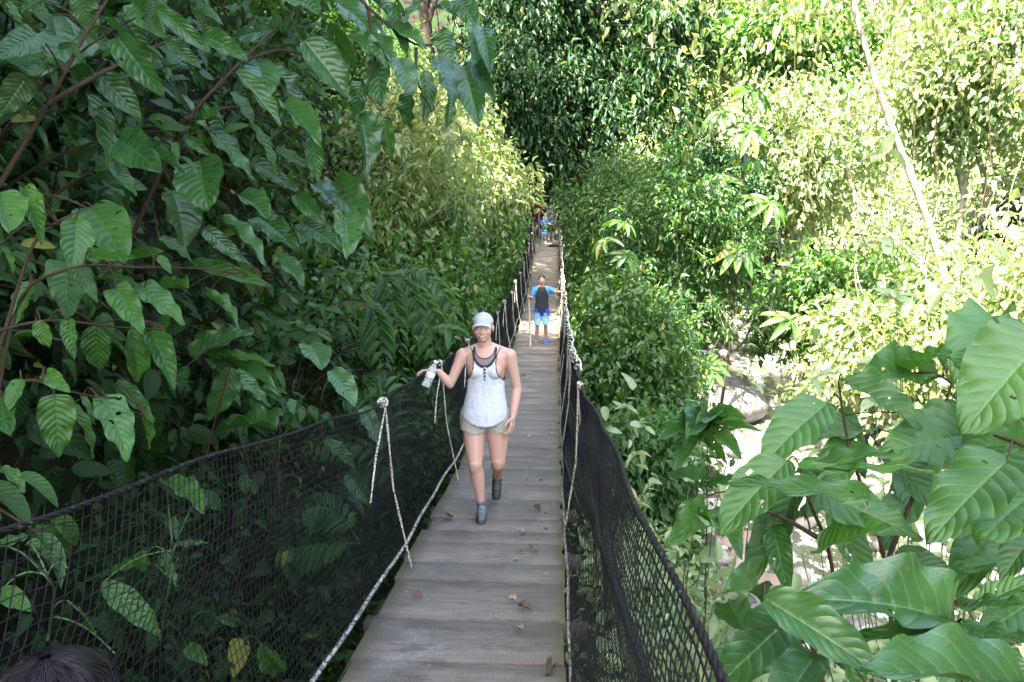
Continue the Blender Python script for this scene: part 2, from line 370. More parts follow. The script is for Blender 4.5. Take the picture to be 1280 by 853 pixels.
t = NT('pale_flecked_rope'); o = t.obj(); t.l(t.mix(t.ramp(t.noise(o, 70, 3), .38, .55), (.16, .13, .1), (.55, .51, .42)), t.p.inputs['Base Color']); t.p.inputs['Roughness'].default_value = .85
M['rope_pale'] = t.m
M['rope_white'] = plain('pale_rope', (.62, .59, .5), .85, .35, 50, .3, bd=.002)
M['net'] = plain('black_net', (.012, .013, .014), .6, .3, 30, 0, spec=.15)
M['wire'] = plain('wire_mesh', (.16, .155, .145), .6, .3, 20, 0, metal=.4)
def rope(name, P, rad, mat, parent, strands=3, pitch=.09, seg=.012, k=5):
    P = np.asarray(P, float); L = np.concatenate([[0], np.cumsum(np.linalg.norm(np.diff(P, axis=0), axis=1))])
    n = max(4, int(L[-1]/seg)); s = np.linspace(0, L[-1], n); Q = np.stack([np.interp(s, L, P[:, j]) for j in range(3)], 1)
    T = nrmz(np.gradient(Q, axis=0)); ref = np.array([0, 0, 1.]) if abs(T[:, 2]).mean() < .7 else np.array([1., 0, 0])
    A = nrmz(np.cross(T, ref)); B = np.cross(T, A); b = MB()
    for q in range(strands):
        ph = s/pitch*2*np.pi+q*2*np.pi/strands
        b.tube(Q+rad*.52*(np.cos(ph)[:, None]*A+np.sin(ph)[:, None]*B), rad*.56, k)
    return b.build(name, mat, parent, smooth=True)
yr = np.arange(-.6, 35.9, .1)
wobble = lambda y, s: .012*np.sin(y*1.9+s)+.008*np.sin(y*4.7+s*2)
PL = np.stack([RXL(yr)+wobble(yr, 0), yr, dz(np.clip(yr, 0, 99))+HRL(yr)+wobble(yr, 2)*.8], 1)
PR = np.stack([RXR(yr)+wobble(yr, 1), yr, dz(np.clip(yr, 0, 99))+HRR(yr)+wobble(yr, 3)*.8], 1)
rope('handrail_rope', PL, .0075, M['rope_black'], bridge, 3, .11, .02)
rope('handrail_rope', PR, .0085, M['rope_black'], bridge, 3, .11, .02)
BL = np.stack([yr*0-.99+wobble(yr, 5)*.7, yr, dz(np.clip(yr, 0, 99))+.035], 1)
BR = np.stack([yr*0+.075+wobble(yr, 6)*.4, yr, dz(np.clip(yr, 0, 99))+.03], 1)
rope('foot_rope', BL, .012, M['rope_fleck'], bridge, 3, .06, .015)
rope('foot_rope', BR, .009, M['rope_fleck'], bridge, 3, .06, .02)
# white rope spiralling round the farther part of the right rail
ys2 = np.arange(6.2, 35.4, .03); ph = ys2*2*np.pi/.62
sp = np.stack([np.interp(ys2, yr, PR[:, 0])+.03*np.cos(ph), ys2, np.interp(ys2, yr, PR[:, 2])+.03*np.sin(ph)+.012], 1)
rope('lashing_rope', sp, .011, M['rope_white'], bridge, 2, .05, .03, 4)
def netside(B, T, side, ph):
    yn = np.arange(-.4, 35.6, .033); nr = 27; nr = 33 if side < 0 else 38; tt = np.linspace(0, 1, nr+1)
    def surf(y, t):
        bx = np.interp(y, yr, B[:, 0]); bz = np.interp(y, yr, B[:, 2]); tx = np.interp(y, yr, T[:, 0]); tz = np.interp(y, yr, T[:, 2])
        bul = np.sin(np.pi*t)
        amp = .05+.03*np.sin(y*1.3+ph); off = side*amp*bul-side*.035*np.sin(t*6.5+y*.8)*bul+side*.012*np.sin(t*17+y*2.1)*bul
        sag = .03*np.sin(y*2.7+ph)*bul+.02*np.sin(y*.9+t*5)*bul
        return np.stack([bx+(tx-bx)*t+off, y+bul*.05*np.sin(y*1.7+t*3+ph)+.12*(t-.5)*(1 if side < 0 else -1), bz+(tz-bz)*t+sag+.004*np.sin(y*31+t*40)], -1)
    b = MB()
    tq = np.linspace(0, 1, 11); V, F = tubes(surf(yn[:, None]+0*tq[None], tq[None]+0*yn[:, None]), .0017, 3); b.addnp(V, F)
    near = yn[yn < 11]; far = np.arange(10.96, 35.6, .12)
    for q in (near, far):
        t_ = tt[1:-1]; V, F = tubes(surf(q[None]+0*t_[:, None], t_[:, None]+0*q[None]), .0017 if side < 0 else .0026, 3); b.addnp(V, F)
    return b.build('side_net', M['net'], bridge)
netside(BL, PL, -1, 0.3); netside(BR, PR, 1, 2.1)
# wire mesh tacked over the boards
xw = np.arange(XL+.01, XR, .026); yw = np.arange(0.1, 15, .026)
b = MB(); yl = np.arange(.1, 15, .2)
V, F = tubes(np.stack(np.broadcast_arrays(xw[:, None]+.004*np.sin(yl*3)[None], yl[None], (dz(yl)+.009)[None]), -1), .0009, 3); b.addnp(V, F)
xl = np.linspace(XL+.01, XR-.01, 9)
V, F = tubes(np.stack(np.broadcast_arrays(xl[None], yw[:, None]+-.001+.006*np.sin(xl*9)[None], (dz(yw)+.009)[:, None]), -1), .0006, 3); b.addnp(V, F)
b.build('wire_mesh', M['wire'], bridge)
# rope hangers and knots
def knot(p, r, parent):
    b = MB(); p = np.asarray(p)
    for q in range(3):
        a = np.linspace(0, 2*np.pi, 14); ax = nrmz(np.array([rnd.uniform(-1, 1), rnd.uniform(-1, 1), rnd.uniform(-.4, .4)])); u = nrmz(np.cross(ax, [0, .3, 1])); v = np.cross(ax, u)
        b.tube(p+r*(np.cos(a)[:, None]*u+np.sin(a)[:, None]*v)*(1+.15*q), .0075, 5)
    b.tube([p+[0, 0, r*.2], p+[rnd.uniform(-.05, .05), -.03, rnd.uniform(0, .05)]], [.008, .005], 5)
    return b.build('knot', M['rope_pale'], parent, smooth=True)
def top_at(side, y):
    T = PL if side < 0 else PR
    return np.array([np.interp(y, yr, T[:, 0]), y, np.interp(y, yr, T[:, 2])])
ySus = [4.42, 6.75, 9.1, 11.3, 13.4, 15.5, 17.5, 19.6, 21.7, 24, 26.2, 28.5, 31, 33.2]
for side in (-1, 1):
    for j, y in enumerate(ySus):
        y_ = y+(0 if side < 0 else .55*(j % 2)+.8)
        if y_ > 35: continue
        tp = top_at(side, y_)+[.0, 0, -.01]
        yb = y_+.15; xb = (XL-.0) if side < 0 else XR+.02
        bt = np.array([xb+(.045 if side < 0 else 0), yb, float(dz(yb))+.0])
        mid = (tp+bt)/2+[-.03*side*-1, 0, 0]
        sp = rope('hanger_rope', [tp+[-side*.025, 0, 0], mid+[-side*.01, 0, 0], bt], .0085 if y < 14 else .014, M['rope_pale'], bridge, 2, .045, .02, 4)
        knot(tp+[-side*.012, 0, .015], .02 if y < 14 else .028, bridge)
        if y < 14 or j % 2:
            e = tp+[-side*.015, -.38 if side < 0 else .3, -.38-.1*rnd.random()]
            rope('hanger_tail', [tp+[-side*.03, -.01, 0], (tp+e)/2+[0, 0, -.02], e], .0075, M['rope_pale'], bridge, 2, .045, .02, 4)
# far portal posts
for x in (-1.08, .2):
    b = MB(); b.tube([(x, 35.7, -.6), (x+.01, 35.7, 1.0), (x, 35.72, 2.1)], [.12, .11, .1], 10); b.build('post', M['bark_dark'], bridge, smooth=True)
    b = MB(); b.tube([(x, -.7, -.6), (x, -.7, 1.4)], [.09, .08], 10); b.build('post', M['bark_dark'], bridge, smooth=True)
# footpath beyond the bridge
yp = np.arange(35.2, 46, .4); xp = np.linspace(-1.3, .4, 8); XX, YY = np.meshgrid(xp, yp, indexing='ij'); ZZ = hgt(XX, YY)*0+np.interp(YY, FY, FZ)+.03
i = np.arange(XX.size).reshape(XX.shape)
tag(link('footpath', mesh_np('footpath', np.stack([XX, YY, ZZ+.02*fbm(XX*3, YY*3)], -1).reshape(-1, 3), [np.stack([i[:-1, :-1], i[1:, :-1], i[1:, 1:], i[:-1, 1:]], -1).reshape(-1, 4)], smooth=True), plain('path_earth', (.12, .09, .065), .95, .3, 6, .5)), kind='structure')
# ------------------------------------------------------------------ vegetation
TOCAM = lambda p: nrmz(CAM-p)
def undergrowth(pts, spread, per, L, mat_t, ratio=.5, down=.5, tm=T_SMALL, upn=.6, outw=None):
    """leaf clumps round each point: returns leaves() result"""
    N = len(pts)*per
    c = np.repeat(pts, per, 0); off = RS.randn(N, 3)*np.repeat(np.broadcast_to(np.asarray(spread, float).reshape(-1, 1) if np.ndim(spread) else spread, (len(pts), 1)), per, 0)
    pos = c+off; d = nrmz(off)*.6+rdir(N)*.7; d[:, 2] -= down*RS.rand(N)*1.4
    n = rdir(N)*.6; n[:, 2] += upn
    if outw is not None: n = n+outw
    Lr = (L if np.isscalar(L) else np.repeat(L, per))*RS.uniform(.45, 1.6, N)
    return leaves(tm, pos, d, n, Lr, Lr*ratio*RS.uniform(.8, 1.2, N))
def on_ground(x, y, up=0): return np.stack([x, y, hgt(x, y)+up], -1)
# ---- left bank undergrowth (stuff)
def bank_pts(N, x0, x1, y0, y1, up0, up1, thr=.0, sc=.8):
    x = RS.uniform(x0, x1, N*3); y = RS.uniform(y0, y1, N*3)
    k = vnoise(x*sc+3, y*sc+7)+RS.rand(N*3)*.35 > thr; x, y = x[k][:N], y[k][:N]
    return on_ground(x, y, RS.uniform(up0, up1, len(x)))
P1 = bank_pts(620, -5.5, -1.75, .3, 13, .0, .9, .5)
P2 = bank_pts(950, -9, -2.2, 8, 36, .1, 1.6, .42)
P5 = bank_pts(1500, -4.2, -1.5, .2, 13, .0, .35, .2)
P3 = bank_pts(260, -2.2, -1.15, 1, 12, .0, .5, .62)
P4 = bank_pts(420, -2.8, -1.2, 11, 35, .0, 1.8, .4)
tag(leaf_obj('undergrowth', M['leaf_shade_tone'], [undergrowth(P1, .2, 6, .15, 0, .52, .7, T_MID, .5), undergrowth(P3, .13, 6, .13, 0, .45, .4, T_MID, .7), undergrowth(P1[::2], .16, 22, .055, 0, .5, .5), undergrowth(P5, .16, 20, .085, 0, .45, .5)]), kind='stuff')
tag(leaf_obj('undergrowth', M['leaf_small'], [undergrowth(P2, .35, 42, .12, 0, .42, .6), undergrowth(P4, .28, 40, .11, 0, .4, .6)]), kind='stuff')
# dead twigs and roots in the dark bank
N = 420; x = RS.uniform(-3.2, -1.3, N); y = RS.uniform(1, 12, N); p = on_ground(x, y, RS.uniform(0, .5, N))
d = rdir(N)*np.array([.6, 1, 1.]); L = RS.uniform(.3, 1.1, N)[:, None]
tt = np.linspace(-.5, .5, 6)[None, :, None]
V, F = tubes(p[:, None]+d[:, None]*L[:, None]*tt+rdir(N)[:, None]*(.25-tt**2)*.5, RS.uniform(.002, .007, N)[:, None]*np.ones((1, 6)), 4)
tag(link('twig_litter', mesh_np('twig_litter', V, [F], smooth=True), M['twig']), kind='stuff')
# ---- right side, middle distance undergrowth between bridge and stream
def rect(N, x0, x1, y0, y1, up0, up1, f=None):
    x = RS.uniform(x0, x1, N); y = RS.uniform(y0, y1, N); k = np.ones(N, bool) if f is None else f(x, y)
    return on_ground(x[k], y[k], RS.uniform(up0, up1, k.sum()))
land = lambda x, y: np.abs(x-streamx(y)) > 2.2
Q1 = rect(1000, .5, 4.2, 2.2, 15, .0, .5, lambda x, y: land(x, y) & (x < 3.0) & ((y < 9) | (x < 1.9)))
Q2 = rect(700, .5, 3, 15, 36, .1, 1.5, lambda x, y: (x < streamx(y)-3.2) & ((x < 1.9) | (y > 22.5)))
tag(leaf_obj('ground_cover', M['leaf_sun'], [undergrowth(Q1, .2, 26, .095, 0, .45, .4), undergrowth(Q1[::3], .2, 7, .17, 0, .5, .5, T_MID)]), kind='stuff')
tag(leaf_obj('ground_cover', M['leaf_small'], [undergrowth(Q2, .35, 60, .12, 0, .42, .6)]), kind='stuff')
# ---- the far hillside across the stream (stuff)
def hillpts(N, f, up):
    x = RS.uniform(2, 42, N); y = RS.uniform(-2, 95, N)
    dr = x-streamx(y); k = ((dr > 2.0) | (y > 46)) & f(x, y) & (np.abs(x/(y+1e-6)) < 1.1)
    x, y = x[k], y[k]
    lump = np.maximum(0, fbm(x*.28+30, y*.28, 3)+.35)*4.5+.1
    return on_ground(x, y, RS.uniform(.1, 1, len(x))*lump*up)
H1 = hillpts(6500, lambda x, y: (y > 10) & (y < 48), .8)
H2 = hillpts(5000, lambda x, y: y >= 30, 1.2)
dist = lambda P: np.linalg.norm(P-CAM, axis=1)
def hill_leaves(H, per, k0, spread=.5, ratio=.45):
    return undergrowth(H, spread+.012*dist(H), per, .07+.0058*dist(H)*k0, 0, ratio, .5, T_TINY, .8, outw=np.array([-.35, -.6, .1]))
h1a = H1[::2]; h1b = H1[1::2]
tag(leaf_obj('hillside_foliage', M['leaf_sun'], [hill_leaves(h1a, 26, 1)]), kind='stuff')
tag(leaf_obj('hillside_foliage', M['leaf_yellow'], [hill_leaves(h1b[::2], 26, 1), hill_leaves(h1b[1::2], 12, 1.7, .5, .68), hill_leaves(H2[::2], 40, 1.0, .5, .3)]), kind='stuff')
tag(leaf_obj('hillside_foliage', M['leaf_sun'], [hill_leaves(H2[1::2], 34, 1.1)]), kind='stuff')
# tangle of dry vines and thin stems on the hillside (stuff)
Hv = hillpts(900, lambda x, y: (y > 12) & (y < 50), .6)[:330]; N = len(Hv); tq = np.linspace(0, 1, 14)[None, :, None]; ln = RS.uniform(1.5, 6, N)[:, None, None]; dv = nrmz(np.array([0, 0, 1.])+rdir(N)*RS.uniform(.1, .9, (N, 1)))[:, None]
Pv = Hv[:, None]+dv*ln*tq+rdir(N)[:, None]*np.sin(tq*np.pi)*ln*.12+.09*np.stack([np.sin(tq[..., 0]*11+np.arange(N)[:, None]), np.cos(tq[..., 0]*9+np.arange(N)[:, None]*2), 0*tq[..., 0]+0*np.arange(N)[:, None]], -1)
V, F = tubes(Pv, (RS.uniform(.012, .035, N)[:, None]*np.linspace(1, .5, 14)[None]), 4)
tag(link('vine_tangle', mesh_np('vine_tangle', V, [F], smooth=True), M['bark_pale']), kind='stuff')
# ---- trees and shrubs
def make_tree(name, label, cat, loc, height, crown_c, crown_r, n_clump, per, L, mat, bark='bark_dark', trunk_r=.12, lean=(0, 0), clump_s=.45, tm=T_SMALL, ratio=.45, seed=1, down=.6, group=None, limbs=9, shell=.75, gap=.0, low=-1.):
    st = np.random.RandomState(seed); root = empty(name, label, cat, loc, 0, group)
    mb = MB(); n = 12; t_ = np.linspace(0, 1, n); top = np.array([lean[0], lean[1], height])
    P = t_[:, None]*top+np.stack([.15*np.sin(t_*4+seed)*height*.12, .15*np.cos(t_*3.3+seed)*height*.1, 0*t_], 1); P[:, :2] -= P[0, :2]
    P = np.vstack([[P[0]-[0, 0, .5]], P]); rr = np.concatenate([[trunk_r*1.25], trunk_r*(1-.8*t_)])
    mb.tube(P, rr, 9)
    mb_l = MB(); cs = []
    nb = max(7, n_clump//9); per_b = n_clump//nb; br = .23*(np.prod(crown_r))**(1/3)
    for j in range(nb):
        q = nrmz(st.randn(3)); q[2] = q[2]*.95+.05; q = q*(shell+(1-shell)*st.rand())*(.55+.45*st.rand()**.5)
        ctr_ = np.array(crown_c)+q*np.array(crown_r); sz_ = br*(.6+.9*st.rand())
        cs.append(ctr_+nrmz(st.randn(per_b, 3))*st.rand(per_b, 1)**.5*sz_*1.5*np.array([1, 1, .42])-np.array([0, 0, 1.])*(st.rand(per_b, 1)**2)*sz_*.5)
    cs = np.concatenate(cs)
    nsp = int(6+n_clump/14); sprays = []
    for j in range(nsp):
        q = nrmz(st.randn(3)+np.array([0, 0, .25])); s0 = np.array(crown_c)+q*np.array(crown_r)*.7; ln = (.35+.5*st.rand())*np.mean(crown_r)*.9
        tq = np.linspace(0, 1, 8)[:, None]; dq = nrmz(q+st.randn(3)*.3); S_ = s0+dq*ln*tq+np.array([0, 0, -.28*ln])*tq**2
        mb.tube(S_, np.linspace(max(.008, trunk_r*.08), .004, 8), 4); sprays.append(S_[1:])
    sprays = np.concatenate(sprays)
    for j in range(limbs):
        e = cs[st.randint(len(cs))]; k = min(n-1, max(2, int(n*(.35+.6*st.rand())))); s = P[k]
        if e[2] < s[2]-height*.15: s = P[max(2, k//2)]
        m = (s+e)/2+np.array([0, 0, .08*height*st.rand()])
        tq = np.linspace(0, 1, 8)[:, None]; Q = (1-tq)**2*s+2*tq*(1-tq)*m+tq**2*e
        mb.tube(Q, np.linspace(rr[k]*.55, max(.008, trunk_r*.07), 8), 6)
    mb.build('trunk', M[bark], root, smooth=True)
    global RS; keep = RS; RS = st
    res = [undergrowth(cs, clump_s, per, L, 0, ratio, down, tm, .8, outw=None), undergrowth(sprays, clump_s*.4, max(5, per//5), L, 0, ratio, down, tm, .8)]; RS = keep
    leaf_obj('crown', M[mat], res, root)
    return root
g = lambda x, y: float(hgt(x, y))
# tall dark tree over the far end of the bridge
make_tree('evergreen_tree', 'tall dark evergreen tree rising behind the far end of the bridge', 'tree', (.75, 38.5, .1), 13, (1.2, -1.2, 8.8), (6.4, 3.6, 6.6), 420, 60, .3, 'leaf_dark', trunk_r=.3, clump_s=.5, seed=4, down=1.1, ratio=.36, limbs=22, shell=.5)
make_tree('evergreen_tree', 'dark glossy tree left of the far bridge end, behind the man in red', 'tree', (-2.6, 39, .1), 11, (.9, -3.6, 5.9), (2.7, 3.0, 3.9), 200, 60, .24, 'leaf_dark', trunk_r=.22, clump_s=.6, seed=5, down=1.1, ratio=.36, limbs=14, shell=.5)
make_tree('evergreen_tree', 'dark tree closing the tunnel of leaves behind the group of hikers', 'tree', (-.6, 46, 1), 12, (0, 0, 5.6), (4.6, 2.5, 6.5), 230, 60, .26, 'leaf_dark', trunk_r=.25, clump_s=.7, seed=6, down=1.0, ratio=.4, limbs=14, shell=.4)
# overhead canopy, out of view, added to shade the far end
make_tree('canopy_tree', 'high canopy tree added above the dark evergreen at the far end to shade it', 'tree', (-5.5, 36, g(-5.5, 36)), 17, (2, -1, 15), (7.5, 6, 3.2), 230, 55, .3, 'leaf_dark', trunk_r=.35, clump_s=.8, seed=8, ratio=.4, limbs=20, shell=.5)
# shrubs right of the bridge
for (nm, lb, x, y, h, rr, mt, sd, LL, rt) in [
    ('feathery_shrub', 'dense feathery green shrub beside the far right handrail', 2.1, 27, 4.1, (1.8, 2.4, 2.7), 'leaf_mid', 21, .15, .3),
    ('feathery_shrub', 'rounded bright green shrub bulging out towards the stream', 3.5, 22.5, 4.7, (1.9, 2.0, 2.9), 'leaf_mid', 22, .14, .34),
    ('leafy_shrub', 'dark green shrub hanging over the grey rock bank above the stream', 2.1, 19.5, 2.0, (1.2, 1.6, 1.3), 'leaf_mid', 23, .12, .42),
    ('leafy_shrub', 'leafy shrub close against the right net level with the boy', 1.5, 15.5, 2.4, (.95, 2.0, 1.8), 'leaf_mid', 24, .12, .5),
    ('leafy_shrub', 'low leafy shrub right of the handrail beyond the walking woman', 1.15, 11.3, .9, (.6, 1.6, 1.0), 'leaf_left', 25, .12, .5),
    ('tall_shrub', 'blue green shrub between the evergreen tree and the feathery shrubs', 5.2, 30.5, 4.4, (2.2, 2, 2.6), 'leaf_dark', 27, .17, .4)]:
    make_tree(nm, lb, 'shrub', (x, y, g(x, y)), h, (0, 0, h*.85), rr, int(120+30*rr[0]*rr[2]), 62, LL, mt, trunk_r=.05, clump_s=.3, seed=sd, ratio=rt, limbs=10, shell=.7, bark='bark_grey', gap=.25)
# broad pale leaves of a small pioneer tree standing in front of the shrubs
def umbrella_leaves(root, tips, L, mat, name='foliage', st=None):
    parts = []
    for (p, nrm) in tips:
        nrm = nrmz(np.array(nrm, float)); a0 = rnd.random()*6; u = nrmz(np.cross(nrm, [.3, .9, .1])); v = np.cross(nrm, u); k = 9
        a = a0+np.arange(k)*2*np.pi/k*.93; d = np.cos(a)[:, None]*u+np.sin(a)[:, None]*v+np.array([0, 0, -.25])
        parts.append(leaves([leaf_tmpl(6, 2, .28, .25, 0, 'lance')], np.repeat(np.array(p)[None], k, 0), d, np.repeat(nrm[None], k, 0), L*RS.uniform(.8, 1.1, k), L*.27))
    return leaf_obj(name, mat, parts, root)
def cecropia(label, base, top, L, ntier, mat, seed):
    st = np.random.RandomState(seed); root = empty('umbrella_tree', label, 'tree', tuple(base)); b = MB(); base = np.array(base, float); top = np.array(top, float)-base
    t_ = np.linspace(0, 1, 14); P = t_[:, None]*top+np.stack([.35*np.sin(t_*3), 0*t_, 0*t_], 1)*.6; P -= P[0]
    b.tube(P, np.linspace(.05, .025, 14), 8); tips = []
    for j in range(ntier):
        k = 1-.055*j-.02*st.rand(); s = P[-1]*k; a = j*2.4+st.rand(); r = (.35+.1*j)*L*2.4*(.7+.5*st.rand())*.55
        e = s+np.array([math.cos(a)*r, math.sin(a)*r, .25*L*(3-j)*.4])
        tq = np.linspace(0, 1, 6)[:, None]; b.tube((1-tq)*s+tq*e+np.array([0, 0, .15*L])*np.sin(tq*np.pi), .012, 5); tips.append((e, [math.cos(a)*.4, math.sin(a)*.4-.35, .8]))
    b.build('trunk', M['bark_dark'], root, smooth=True); umbrella_leaves(root, tips, L, mat, 'crown'); return root
bs = at(905, 330, 21); tp = at(928, 118, 21)
cecropia('slender umbrella-leaved tree standing alone before the bright hillside', (bs[0], bs[1], g(bs[0], bs[1])), tp, .8, 13, M['leaf_small'], 3)
bs = at(775, 420, 15.5); tp = at(770, 285, 15.5)
cecropia('young umbrella-leaved tree with broad pale leaves in front of the right-hand shrubs', (bs[0], bs[1], g(bs[0], bs[1])), tp, .42, 9, M['leaf_small'], 5)
# leaning pale trunk and thin trunks on the hillside
def bare_trunk(name, label, p0, p1, r0, r1, mat, sag=.3, twigs=8, seed=1, leafy=None, parts_top=40):
    st = np.random.RandomState(seed); base = np.array(p0, float); root = empty(name, label, 'tree', tuple(base)); e = np.array(p1)-base
    t_ = np.linspace(-.03, 1, 26)[:, None]; P = t_*e+np.array([0, 0, -sag])*np.sin(t_*np.pi)*1.0+np.stack([.06*np.sin(t_[:, 0]*11+seed), .05*np.sin(t_[:, 0]*7), 0*t_[:, 0]], 1)
    b = MB(); b.tube(P, np.linspace(r0, r1, 26), 10)
    ends = []
    for j in range(twigs):
        k = st.randint(6, 26) if j > 3 else 22+j%4; s = P[k]; q = s+nrmz(st.randn(3)+[0, 0, .6])*st.uniform(.6, 2.2)
        tq = np.linspace(0, 1, 6)[:, None]; b.tube((1-tq)*s+tq*q+np.array([0, 0, .25])*np.sin(tq*np.pi), np.linspace(r1*.5, .012, 6), 5); ends.append(q)
    b.build('trunk', M[mat], root, smooth=True)
    if leafy:
        global RS; keep = RS; RS = st
        ctr = np.concatenate([np.array(ends), P[-1]+st.randn(parts_top, 3)*[1.6, 1.6, 1.0]])
        leaf_obj('crown', M[leafy], [undergrowth(ctr, .45, 34, .2, 0, .45, .6, T_SMALL, .9)], root); RS = keep
    return root
b0 = at(1186, 345, 18.5); b1 = at(1045, -60, 17); b0 = b0+(b0-b1)*.42
bare_trunk('leaning_tree', 'long bare pale trunk leaning left across the bright hillside', b0, b1, .1, .06, 'bark_pale', .25, 8, 3, 'leaf_yellow', 60)
bare_trunk('slim_tree', 'thin white trunk half hidden in leaves left of the leaning trunk', at(1068, 250, 31), at(1040, 130, 31), .07, .05, 'bark_pale', 0, 4, 7, 'leaf_sun', 26)
bare_trunk('slim_tree', 'crooked brown trunk standing right of the leaning pale trunk', at(1250, 285, 25), at(1195, 100, 25), .09, .06, 'bark_grey', .2, 8, 9, 'leaf_small', 30)
bare_trunk('slim_tree', 'dark upright trunk at the upper right edge of the hillside', at(1296, 250, 22), at(1262, -40, 22), .09, .06, 'bark_grey', .1, 8, 11, 'leaf_small', 30)
# crowns on the hillside
for (nm, lb, px, py, dd, rr, mt, sd) in [
    ('broadleaf_tree', 'broad pale tree crown above the slender umbrella tree at the top of the picture', 905, 20, 40, (4, 3.4, 3.2), 'leaf_yellow', 31),
    ('broadleaf_tree', 'green tree crown at the top just left of the leaning trunk', 1005, 45, 33, (3.2, 2.6, 1.9), 'leaf_small', 32),
    ('broadleaf_tree', 'sunlit layered tree in the middle of the hillside, foot of the umbrella tree', 1000, 190, 33, (3.4, 3, 3.2), 'leaf_sun', 33),
    ('leafy_shrub', 'bright green shrub at the foot of the leaning pale trunk', 1110, 385, 23, (2.2, 2, 1.3), 'leaf_small', 34),
    ('broadleaf_tree', 'vine-hung tree crown in the upper right corner', 1225, 70, 24, (3.0, 2.4, 3.2), 'leaf_sun', 35),
    ('leafy_shrub', 'low overhanging shrub where the stream disappears upstream', 1010, 395, 25, (2.0, 1.6, 1.3), 'leaf_small', 36),
    ('broadleaf_tree', 'pale yellow crown far behind, between the dark evergreen and the umbrella tree', 850, 110, 52, (4.5, 4, 5.0), 'leaf_yellow', 37),
    ('leafy_shrub', 'yellow green shrub on the near right slope above the big leaves', 1310, 370, 15, (1.7, 1.6, 1.2), 'leaf_yellow', 38),
    ('leafy_shrub', 'sunlit shrub leaning over the right bank of the stream', 1060, 440, 19, (1.6, 1.4, 1.0), 'leaf_yellow', 39)]:
    c = at(px, py, dd); gz = min(g(c[0], c[1]), c[2]-rr[2]*1.05); h = c[2]-gz
    make_tree(nm, lb, 'tree' if 'tree' in nm else 'shrub', (c[0], c[1], gz), h, (0, 0, h), rr, int(40+16*rr[0]*rr[2]), 60, .08+.0055*dd, mt, bark='bark_grey', trunk_r=.05+.012*rr[0]*2, clump_s=.5, seed=sd, limbs=10, shell=.5, gap=.2)
# hanging lianas over the bright hillside
for j, (px, py, dd, hl) in enumerate([(985, 150, 24, 5), (1012, 150, 24, 6), (1170, 200, 22, 5.5), (1235, 190, 20, 5), (920, 260, 21, 4.5), (1150, 60, 22, 6)]):
    e = at(px, py, dd); tq = np.linspace(0, 1, 16)[:, None]; b = MB()
    P = e+np.array([0, 0, hl*.5])-tq*np.array([0, 0, hl])+np.stack([.12*np.sin(tq[:, 0]*9+j), .1*np.cos(tq[:, 0]*7+j), 0*tq[:, 0]], 1)
    b.tube(P, .014, 5); tag(b.build('hanging_vine', M['twig'], smooth=True), ['thin liana hanging just left of the slender umbrella tree crown on the hillside', 'liana hanging midway between the umbrella tree and the leaning pale trunk', 'liana hanging just right of the leaning pale trunk', 'liana hanging near the dark upright trunk at the right edge', 'long liana hanging beside the thin stem of the umbrella tree', 'highest liana, hanging beside the top of the leaning trunk'][j], 'vine', 'lianas hanging before the hillside')
# left of bridge, middle distance, sunlit
for (nm, lb, x, y, z, rr, mt, sd, LL, rt) in [
    ('leafy_shrub', 'sunlit yellow green shrub overhanging the left rail near the far hikers', -2.3, 21, 2.4, (1.5, 3.2, 1.9), 'leaf_yellow', 51, .17, .36),
    ('leafy_shrub', 'sunlit shrub with drying yellow sprays left of the woman\'s cap, farther along the rail', -2.7, 15, 2.1, (1.1, 2.4, 1.7), 'leaf_yellow', 52, .14, .38),
    ('leafy_shrub', 'mid green shrub low against the left net behind the walking woman', -2.1, 14.5, -.2, (.8, 3.0, 1.3), 'leaf_small', 53, .13, .45),
    ('leafy_shrub', 'green shrub pressed to the left net between the boy and the far hikers', -2.2, 25, 0.2, (.9, 4.0, 1.6), 'leaf_small', 54, .15, .42),
    ('tall_shrub', 'dark shrub high on the bank above the yellow green shrubs', -5.6, 17, 5.0, (1.9, 3.6, 2.2), 'leaf_left', 55, .17, .45)]:
    gz = g(x-.8, y); 
    make_tree(nm, lb, 'shrub', (x-.8, y, gz), max(.5, z-gz), (.8, 0, z-gz), rr, int(110+30*rr[1]), 48, LL, mt, trunk_r=.06, clump_s=.28, seed=sd, ratio=rt, limbs=12, shell=.6, bark='bark_grey', gap=.25)
# left-bank canopy trees, unseen above the frame; crowns placed to shade bridge and bank
for (lb, x, y, cx_, cy_, cz, rr, sd) in [
    ('tall canopy tree on the left bank reaching over the near end of the bridge', -7.5, -3, 3.5, 1.0, 8.5, (5.6, 5.0, 1.7), 61),
    ('tall canopy tree on the left bank reaching over the middle of the bridge', -9, 6, 4.5, -1.0, 9.5, (5.0, 5.4, 1.7), 62),
    ('unseen canopy tree added to darken the left bank beside the near end', -9.5, 1.5, 2.5, 0, 10.5, (4.0, 5.0, 2.2), 64),  # trees from here on are added to deepen the shade
    ('unseen canopy tree added to darken the left bank above the woman', -10, 6.5, 3.6, 0, 11.5, (3.6, 3.0, 2.0), 65),
    ('unseen slender canopy tree added to shade the far half of the bridge', -8.5, 22, 5.0, -1, 13, (3.2, 9.5, 1.3), 66)]:
    gz = g(x, y); make_tree('canopy_tree', lb, 'tree', (x, y, gz), cz-gz+.5, (cx_, cy_, cz-gz+2), rr, 400 if sd < 63 else 230 if sd == 66 else 240, 60, .36, 'leaf_dark', trunk_r=.28, clump_s=.7, seed=sd, ratio=.5, limbs=22, shell=.3)
